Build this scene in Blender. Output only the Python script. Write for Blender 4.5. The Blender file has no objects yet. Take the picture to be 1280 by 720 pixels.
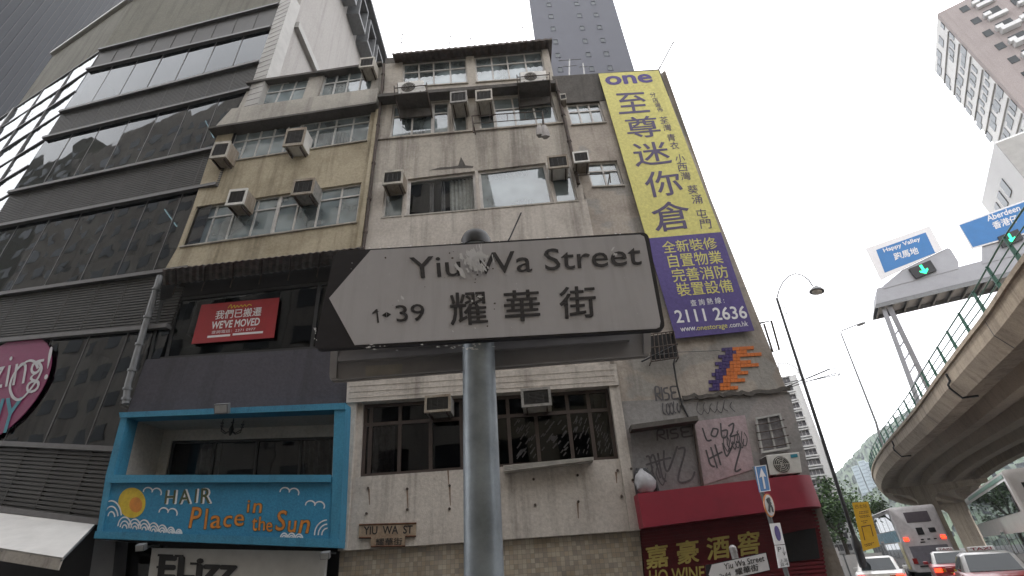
import bpy, bmesh, math, random
from mathutils import Vector, Matrix
random.seed(7)
R = math.radians
scene = bpy.context.scene
COL = scene.collection

# ------------------------------------------------------------------ camera
F_PX, PITCH, ROLL, EYE = 600.0, R(30.8), R(-3.9), Vector((0, 0, 1.7))
cp, sp, cr, sr = math.cos(PITCH), math.sin(PITCH), math.cos(ROLL), math.sin(ROLL)
AX = Vector((0, cp, sp)); X0 = Vector((1, 0, 0)); U0 = Vector((0, -sp, cp))
CX = X0 * cr + U0 * sr
CU = U0 * cr - X0 * sr
cam = bpy.data.cameras.new('camera')
cam.sensor_width = 36.0
cam.lens = 36.0 * F_PX / 1280.0
cam.clip_start = 0.05
cam.clip_end = 5000
camo = bpy.data.objects.new('camera', cam)
COL.objects.link(camo)
M3 = Matrix((CX, CU, -AX)).transposed()
camo.matrix_world = Matrix.Translation(EYE) @ M3.to_4x4()
scene.camera = camo

# ------------------------------------------------------------------ sky, sun, exposure
world = bpy.data.worlds.new("World")
scene.world = world
world.use_nodes = True
wn, wl = world.node_tree.nodes, world.node_tree.links
wn.clear()
SUN_AZ, SUN_EL = R(-35), R(58)
sky = wn.new('ShaderNodeTexSky'); sky.sky_type = 'NISHITA'; sky.sun_disc = False
sky.sun_elevation = SUN_EL; sky.sun_rotation = SUN_AZ
tc = wn.new('ShaderNodeTexCoord')
nz = wn.new('ShaderNodeTexNoise'); nz.inputs['Scale'].default_value = 2.2; nz.inputs['Detail'].default_value = 5
rp = wn.new('ShaderNodeValToRGB')
rp.color_ramp.elements[0].position = .3; rp.color_ramp.elements[0].color = (.72, .72, .74, 1)
rp.color_ramp.elements[1].position = .7; rp.color_ramp.elements[1].color = (1, .985, .99, 1)
sc_ = wn.new('ShaderNodeVectorMath'); sc_.operation = 'SCALE'; sc_.inputs['Scale'].default_value = 30.0
mx = wn.new('ShaderNodeMix'); mx.data_type = 'RGBA'; mx.inputs[0].default_value = .88
bg = wn.new('ShaderNodeBackground'); bg.inputs['Strength'].default_value = .1
out = wn.new('ShaderNodeOutputWorld')
wl.new(tc.outputs['Generated'], nz.inputs['Vector'])
wl.new(nz.outputs['Fac'], rp.inputs['Fac'])
wl.new(rp.outputs['Color'], sc_.inputs[0])
wl.new(sky.outputs['Color'], mx.inputs[6]); wl.new(sc_.outputs[0], mx.inputs[7])
wl.new(mx.outputs[2], bg.inputs['Color']); wl.new(bg.outputs[0], out.inputs['Surface'])
sun = bpy.data.lights.new('sun', 'SUN'); sun.energy = 1.5; sun.angle = R(14); sun.color = (1, .96, .9)
suno = bpy.data.objects.new('sun', sun); COL.objects.link(suno)
sdir = Vector((math.sin(SUN_AZ) * math.cos(SUN_EL), math.cos(SUN_AZ) * math.cos(SUN_EL), math.sin(SUN_EL)))
suno.rotation_euler = sdir.to_track_quat('Z', 'Y').to_euler()
suno.location = (0, 0, 60)
vs = scene.view_settings
vs.view_transform = 'Standard'; vs.look = 'None'; vs.gamma = 1; vs.use_curve_mapping = False
vs.exposure = 0.22
scene.cycles.max_bounces = 6
scene.cycles.transparent_max_bounces = 8
scene.cycles.caustics_reflective = False
scene.cycles.caustics_refractive = False

# ------------------------------------------------------------------ geometry helpers
def ray(px, py):
    return CX * ((px - 640) / F_PX) - CU * ((py - 360) / F_PX) + AX

class Plane:
    """an upright plane through p, running in direction (cos az, sin az); n faces the street"""
    def __init__(s, p, az):
        s.p = Vector(p); s.az = R(az)
        s.u = Vector((math.cos(s.az), math.sin(s.az), 0)); s.n = Vector((math.sin(s.az), -math.cos(s.az), 0))
    def at(s, px, off=0.0):
        r = ray(*px); p = s.p + s.n * off
        return EYE + r * ((p - EYE).dot(s.n) / r.dot(s.n))

def at_z(px, z):
    r = ray(*px); return EYE + r * ((z - EYE.z) / r.z)
def at_w(px, w):
    return EYE + ray(*px) * w

class Q:
    """a four-cornered patch: s runs right, t runs down, d stands out of it"""
    def __init__(s, pl, TL=None, TR=None, BR=None, BL=None, off=0.0, pts=None):
        s.pl = pl
        s.c = pts if pts else [pl.at(a, off) for a in (TL, TR, BR, BL)]
        s.w = ((s.c[1] - s.c[0]).length + (s.c[2] - s.c[3]).length) / 2
        s.h = ((s.c[3] - s.c[0]).length + (s.c[2] - s.c[1]).length) / 2
        s.n = pl.n
    def P(s, a, b, d=0.0):
        c = s.c
        return (c[0] * (1 - a) + c[1] * a) * (1 - b) + (c[3] * (1 - a) + c[2] * a) * b + s.n * d
    def sub(s, a0, a1, b0=0.0, b1=1.0, d=0.0):
        return Q(s.pl, pts=[s.P(a0, b0, d), s.P(a1, b0, d), s.P(a1, b1, d), s.P(a0, b1, d)])

class MB:
    def __init__(s):
        s.v = []; s.f = []; s.mi = []; s.cur = 0
    def poly(s, pts):
        i = len(s.v); s.v += [Vector(p) for p in pts]; s.f.append(list(range(i, i + len(pts)))); s.mi.append(s.cur)
    def hexa(s, a, b):
        """a: four corners of one face, b: the four behind them"""
        i = len(s.v); s.v += [Vector(p) for p in list(a) + list(b)]
        for f in ((0, 3, 2, 1), (4, 5, 6, 7), (0, 1, 5, 4), (1, 2, 6, 5), (2, 3, 7, 6), (3, 0, 4, 7)):
            s.f.append([i + k for k in f]); s.mi.append(s.cur)
    def qb(s, q, a0, a1, b0, b1, d0, d1):
        c = ((a0, b0), (a1, b0), (a1, b1), (a0, b1))
        s.hexa([q.P(x, y, d1) for x, y in c], [q.P(x, y, d0) for x, y in c]); return s
    def slab(s, q, d0, d1):
        return s.qb(q, 0, 1, 0, 1, d0, d1)
    def box(s, x0, x1, y0, y1, z0, z1):
        s.hexa([(x0, y0, z1), (x1, y0, z1), (x1, y0, z0), (x0, y0, z0)], [(x0, y1, z1), (x1, y1, z1), (x1, y1, z0), (x0, y1, z0)]); return s
    def prism(s, pts, n, d0, d1):
        m = len(pts); i = len(s.v)
        s.v += [Vector(p) + n * d1 for p in pts] + [Vector(p) + n * d0 for p in pts]
        s.f.append(list(range(i, i + m))); s.f.append(list(range(i + 2 * m - 1, i + m - 1, -1))); s.mi += [s.cur] * 2
        for k in range(m):
            j = (k + 1) % m
            s.f.append([i + k, i + m + k, i + m + j, i + j]); s.mi.append(s.cur)
        return s
    def tube(s, pts, r, n=8, r2=None, cap=True):
        pts = [Vector(p) for p in pts]; m = len(pts); i = len(s.v)
        for k, p in enumerate(pts):
            t = (pts[min(k + 1, m - 1)] - pts[max(k - 1, 0)]).normalized()
            a = t.cross(Vector((0, 0, 1)) if abs(t.z) < .95 else Vector((1, 0, 0))).normalized(); b = t.cross(a)
            rr = r if r2 is None else r + (r2 - r) * k / (m - 1)
            for j in range(n):
                q = 2 * math.pi * j / n
                s.v.append(p + (a * math.cos(q) + b * math.sin(q)) * rr)
        for k in range(m - 1):
            for j in range(n):
                l = (j + 1) % n
                s.f.append([i + k * n + j, i + k * n + l, i + (k + 1) * n + l, i + (k + 1) * n + j]); s.mi.append(s.cur)
        if cap:
            s.f.append([i + j for j in range(n)][::-1]); s.f.append([i + (m - 1) * n + j for j in range(n)]); s.mi += [s.cur] * 2
        return s
    def rings(s, rings, cap=True):
        i = len(s.v); n = len(rings[0])
        for r_ in rings: s.v += [Vector(p) for p in r_]
        for k in range(len(rings) - 1):
            for j in range(n):
                l = (j + 1) % n
                s.f.append([i + k * n + j, i + k * n + l, i + (k + 1) * n + l, i + (k + 1) * n + j]); s.mi.append(s.cur)
        if cap:
            s.f.append([i + j for j in range(n)][::-1]); s.f.append([i + (len(rings) - 1) * n + j for j in range(n)]); s.mi += [s.cur] * 2
        return s
    def lathe(s, prof, c=(0, 0, 0), n=16):
        c = Vector(c)
        return s.rings([[c + Vector((r * math.cos(2 * math.pi * j / n), r * math.sin(2 * math.pi * j / n), z)) for j in range(n)] for r, z in prof])
    def build(s, name, m, parent=None, smooth=False, bevel=0):
        me = bpy.data.meshes.new(name)
        me.from_pydata([tuple(p) for p in s.v], [], s.f); me.update()
        bm = bmesh.new(); bm.from_mesh(me); bmesh.ops.recalc_face_normals(bm, faces=bm.faces[:]); bm.to_mesh(me); bm.free()
        for k in (m if isinstance(m, (list, tuple)) else [m]):
            if k: me.materials.append(k)
        if isinstance(m, (list, tuple)):
            for p, q in zip(me.polygons, s.mi): p.material_index = q
        if smooth:
            me.polygons.foreach_set('use_smooth', [True] * len(me.polygons))
        o = bpy.data.objects.new(name, me); COL.objects.link(o)
        if smooth:
            md = o.modifiers.new('wn', 'EDGE_SPLIT'); md.split_angle = R(38)
        if bevel:
            md = o.modifiers.new('bevel', 'BEVEL'); md.width = bevel; md.segments = 2; md.limit_method = 'ANGLE'
        if parent: attach(o, parent)
        return o

def build_split(mb, name, m, parent):
    """one object for every loose piece"""
    par = list(range(len(mb.v)))
    def fd(i):
        while par[i] != i: par[i] = par[par[i]]; i = par[i]
        return i
    for f in mb.f:
        for k in f[1:]: par[fd(k)] = fd(f[0])
    grp = {}
    for f in mb.f: grp.setdefault(fd(f[0]), []).append(f)
    for fs in grp.values():
        ids = sorted({k for f in fs for k in f}); mp = {k: i for i, k in enumerate(ids)}
        b = MB(); b.v = [mb.v[k] for k in ids]; b.f = [[mp[k] for k in f] for f in fs]; b.mi = [0] * len(fs)
        b.build(name, m, parent)

def attach(o, parent):
    o.parent = parent
    p = parent
    off = Vector((0, 0, 0))
    while p is not None:
        if p.type == 'EMPTY': off += p.location
        p = p.parent
    o.matrix_parent_inverse = Matrix.Translation(-off) if parent.type == 'EMPTY' else Matrix()

def tag(o, label, cat, group=None, kind=None):
    if label: o['label'] = label
    if cat: o['category'] = cat
    if group: o['group'] = group
    if kind: o['kind'] = kind
    return o
def thing(name, loc, label, cat, group=None):
    o = bpy.data.objects.new(name, None); COL.objects.link(o)
    o.location = loc; o.empty_display_size = .2
    return tag(o, label, cat, group)
def struct(o):
    o['kind'] = 'structure'; return o
def kids(o): return [c for c in bpy.data.objects if c.parent == o]
TREE = {}
def copy_tree(o):
    c = o.copy(); COL.objects.link(c)
    for ch in kids(o):
        d = ch.copy(); COL.objects.link(d); d.parent = c
        for g in kids(ch):
            e = g.copy(); COL.objects.link(e); e.parent = d
    return c

# ------------------------------------------------------------------ materials
def newmat(name):
    m = bpy.data.materials.new(name); m.use_nodes = True
    return m, m.node_tree.nodes, m.node_tree.links, m.node_tree.nodes['Principled BSDF']
def rgb(c): return (c[0], c[1], c[2], 1)
MATS = {}
def plain(name, c, rough=.6, metal=0, var=.18, scale=6.0, coat=0, bump=0.0, spec=.5):
    """a colour with slight uneven wear"""
    m, n, l, b = newmat(name)
    t = n.new('ShaderNodeTexCoord'); z = n.new('ShaderNodeTexNoise'); z.inputs['Scale'].default_value = scale; z.inputs['Detail'].default_value = 6
    z.inputs['Roughness'].default_value = .65
    r = n.new('ShaderNodeValToRGB')
    r.color_ramp.elements[0].position = .3; r.color_ramp.elements[0].color = rgb([x * (1 - var) for x in c])
    r.color_ramp.elements[1].position = .72; r.color_ramp.elements[1].color = rgb([min(1, x * (1 + var * .6)) for x in c])
    l.new(t.outputs['Object'], z.inputs['Vector']); l.new(z.outputs['Fac'], r.inputs['Fac']); l.new(r.outputs['Color'], b.inputs['Base Color'])
    b.inputs['Roughness'].default_value = rough; b.inputs['Metallic'].default_value = metal
    b.inputs['Coat Weight'].default_value = coat; b.inputs['Specular IOR Level'].default_value = spec
    if bump:
        bp = n.new('ShaderNodeBump'); bp.inputs['Strength'].default_value = bump; bp.inputs['Distance'].default_value = .02
        l.new(z.outputs['Fac'], bp.inputs['Height']); l.new(bp.outputs[0], b.inputs['Normal'])
    MATS[name] = m
    return m
def wall(name, c, dirt, amt=.5, streak=.5, rough=.85, patch=None, k=1.0, grain=True):
    """painted render: blotches, rain streaks, fine grain"""
    m, n, l, b = newmat(name)
    t = n.new('ShaderNodeTexCoord')
    def noise(scale, det, mapping=None, rgh=.6):
        z = n.new('ShaderNodeTexNoise'); z.inputs['Scale'].default_value = scale; z.inputs['Detail'].default_value = det; z.inputs['Roughness'].default_value = rgh
        if mapping:
            mp = n.new('ShaderNodeMapping'); mp.inputs['Scale'].default_value = mapping
            l.new(t.outputs['Object'], mp.inputs['Vector']); l.new(mp.outputs[0], z.inputs['Vector'])
        else: l.new(t.outputs['Object'], z.inputs['Vector'])
        return z
    def ramp(src, p0, p1, hi):
        r = n.new('ShaderNodeMapRange'); r.inputs['From Min'].default_value = p0; r.inputs['From Max'].default_value = p1
        r.inputs['To Max'].default_value = hi; l.new(src.outputs['Fac'], r.inputs['Value']); return r
    z1 = noise(.55 * k, 7, rgh=.7); z2 = noise(1.0, 5, (2.6 * k, 2.6 * k, .16 * k), .65); z3 = noise(14 * k, 4)
    r1 = ramp(z1, .45, .72, amt); r2 = ramp(z2, .5, .74, streak)
    def mix(a, bcol, fac, mode='MIX'):
        x = n.new('ShaderNodeMix'); x.data_type = 'RGBA'; x.blend_type = mode
        if hasattr(fac, 'outputs'): l.new(fac.outputs[0], x.inputs[0])
        else: x.inputs[0].default_value = fac
        if hasattr(a, 'outputs'): l.new(a.outputs[2], x.inputs[6])
        else: x.inputs[6].default_value = rgb(a)
        if hasattr(bcol, 'outputs'): l.new(bcol.outputs['Color'] if 'Color' in bcol.outputs else bcol.outputs[0], x.inputs[7])
        else: x.inputs[7].default_value = rgb(bcol)
        return x
    a = mix(c, dirt, r1)
    if patch:
        z4 = noise(.9, 3, (1, 1, 1.4), .4); r4 = ramp(z4, .56, .6, .8)
        a = mix(a, patch, r4)
    a = mix(a, [x * .6 for x in dirt], r2)
    g = n.new('ShaderNodeValToRGB'); g.color_ramp.elements[0].position = .25; g.color_ramp.elements[0].color = (.72, .72, .72, 1)
    g.color_ramp.elements[1].position = .75; g.color_ramp.elements[1].color = (1.0, 1.0, 1.0, 1)
    l.new(z3.outputs['Fac'], g.inputs['Fac'])
    if grain: a = mix(a, g, 1.0, 'MULTIPLY')
    l.new(a.outputs[2], b.inputs['Base Color'])
    b.inputs['Roughness'].default_value = rough; b.inputs['Specular IOR Level'].default_value = .25
    bp = n.new('ShaderNodeBump'); bp.inputs['Strength'].default_value = .35 if grain else .0; bp.inputs['Distance'].default_value = .02
    l.new(z3.outputs['Fac'], bp.inputs['Height']); l.new(bp.outputs[0], b.inputs['Normal'])
    MATS[name] = m
    return m
def glass(name, tint, refl=1.45, rough=.02, wavy=0.0, wscale=.6, thru=True, dust_sheen=None):
    m, n, l, b = newmat(name); n.remove(b)
    o = n['Material Output']
    fr = n.new('ShaderNodeFresnel'); ge = n.new('ShaderNodeNewGeometry'); mr = n.new('ShaderNodeMapRange')
    mr.inputs['To Min'].default_value = refl; mr.inputs['To Max'].default_value = 1 / refl
    l.new(ge.outputs['Backfacing'], mr.inputs['Value']); l.new(mr.outputs[0], fr.inputs['IOR'])
    g = n.new('ShaderNodeBsdfGlossy'); g.inputs['Roughness'].default_value = rough; g.inputs['Color'].default_value = (.93, .96, .98, 1)
    if thru:
        tr = n.new('ShaderNodeBsdfTransparent'); tr.inputs['Color'].default_value = rgb(tint)
    else:
        tr = n.new('ShaderNodeBsdfDiffuse'); tr.inputs['Color'].default_value = rgb(tint)
    if dust_sheen:  # pale blue-grey diffuse share: dust, plus reflected sky put into the colour
        df = n.new('ShaderNodeBsdfDiffuse'); df.inputs['Color'].default_value = rgb(dust_sheen[1]); m0 = n.new('ShaderNodeMixShader')
        t0 = n.new('ShaderNodeTexCoord'); z0 = n.new('ShaderNodeTexNoise'); z0.inputs['Scale'].default_value = .9; z0.inputs['Detail'].default_value = 2
        r0 = n.new('ShaderNodeMapRange'); r0.inputs['From Min'].default_value = .35; r0.inputs['From Max'].default_value = .65; r0.inputs['To Min'].default_value = dust_sheen[0] * .35; r0.inputs['To Max'].default_value = min(1, dust_sheen[0] * 1.6)
        l.new(t0.outputs['Object'], z0.inputs['Vector']); l.new(z0.outputs['Fac'], r0.inputs['Value']); l.new(r0.outputs[0], m0.inputs[0])
        l.new(tr.outputs[0], m0.inputs[1]); l.new(df.outputs[0], m0.inputs[2]); tr = m0
    mxs = n.new('ShaderNodeMixShader')
    l.new(fr.outputs[0], mxs.inputs[0]); l.new(tr.outputs[0], mxs.inputs[1]); l.new(g.outputs[0], mxs.inputs[2]); l.new(mxs.outputs[0], o.inputs['Surface'])
    if wavy:
        t = n.new('ShaderNodeTexCoord'); z = n.new('ShaderNodeTexNoise'); z.inputs['Scale'].default_value = wscale; z.inputs['Detail'].default_value = 3
        bp = n.new('ShaderNodeBump'); bp.inputs['Strength'].default_value = wavy; bp.inputs['Distance'].default_value = .1
        l.new(t.outputs['Object'], z.inputs['Vector']); l.new(z.outputs['Fac'], bp.inputs['Height'])
        l.new(bp.outputs[0], g.inputs['Normal']); l.new(bp.outputs[0], fr.inputs['Normal'])
    MATS[name] = m
    return m
def glow(name, c, e):
    m, n, l, b = newmat(name)
    b.inputs['Base Color'].default_value = rgb(c); b.inputs['Emission Color'].default_value = rgb(c); b.inputs['Emission Strength'].default_value = e
    return m
def tiles(name, cols, size, gap=.06, rough=.4, grout=(.2, .19, .18)):
    """small square mosaic, each tile its own tone"""
    m, n, l, b = newmat(name)
    t = n.new('ShaderNodeTexCoord')
    dv = n.new('ShaderNodeVectorMath'); dv.operation = 'SCALE'; dv.inputs['Scale'].default_value = 1 / size
    fl = n.new('ShaderNodeVectorMath'); fl.operation = 'FLOOR'
    fc = n.new('ShaderNodeVectorMath'); fc.operation = 'FRACTION'
    mk = n.new('ShaderNodeVectorMath'); mk.operation = 'MULTIPLY'; mk.inputs[1].default_value = (1, 0, 1)
    wnz = n.new('ShaderNodeTexWhiteNoise'); wnz.noise_dimensions = '3D'
    l.new(t.outputs['Object'], mk.inputs[0]); l.new(mk.outputs[0], dv.inputs[0]); l.new(dv.outputs[0], fl.inputs[0]); l.new(dv.outputs[0], fc.inputs[0])
    l.new(fl.outputs[0], wnz.inputs['Vector'])
    r = n.new('ShaderNodeValToRGB'); r.color_ramp.interpolation = 'LINEAR'
    r.color_ramp.elements[0].color = rgb(cols[0]); r.color_ramp.elements[1].color = rgb(cols[-1])
    for k, c in enumerate(cols[1:-1]):
        e = r.color_ramp.elements.new((k + 1) / (len(cols) - 1)); e.color = rgb(c)
    l.new(wnz.outputs['Value'], r.inputs['Fac'])
    sx = n.new('ShaderNodeSeparateXYZ'); l.new(fc.outputs[0], sx.inputs[0])
    def lt(sock):
        q = n.new('ShaderNodeMath'); q.operation = 'LESS_THAN'; q.inputs[1].default_value = gap; l.new(sock, q.inputs[0]); return q
    a, c = lt(sx.outputs[0]), lt(sx.outputs[2])
    mxm = n.new('ShaderNodeMath'); mxm.operation = 'MAXIMUM'; l.new(a.outputs[0], mxm.inputs[0]); l.new(c.outputs[0], mxm.inputs[1])
    x = n.new('ShaderNodeMix'); x.data_type = 'RGBA'; l.new(mxm.outputs[0], x.inputs[0]); l.new(r.outputs['Color'], x.inputs[6]); x.inputs[7].default_value = rgb(grout)
    z = n.new('ShaderNodeTexNoise'); z.inputs['Scale'].default_value = 1.3; z.inputs['Detail'].default_value = 6
    l.new(t.outputs['Object'], z.inputs['Vector'])
    g = n.new('ShaderNodeValToRGB'); g.color_ramp.elements[0].position = .3; g.color_ramp.elements[0].color = (.55, .53, .5, 1); g.color_ramp.elements[1].position = .7; g.color_ramp.elements[1].color = (1, 1, 1, 1)
    l.new(z.outputs['Fac'], g.inputs['Fac'])
    y = n.new('ShaderNodeMix'); y.data_type = 'RGBA'; y.blend_type = 'MULTIPLY'; y.inputs[0].default_value = 1
    l.new(x.outputs[2], y.inputs[6]); l.new(g.outputs['Color'], y.inputs[7]); l.new(y.outputs[2], b.inputs['Base Color'])
    b.inputs['Roughness'].default_value = rough
    return m

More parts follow.
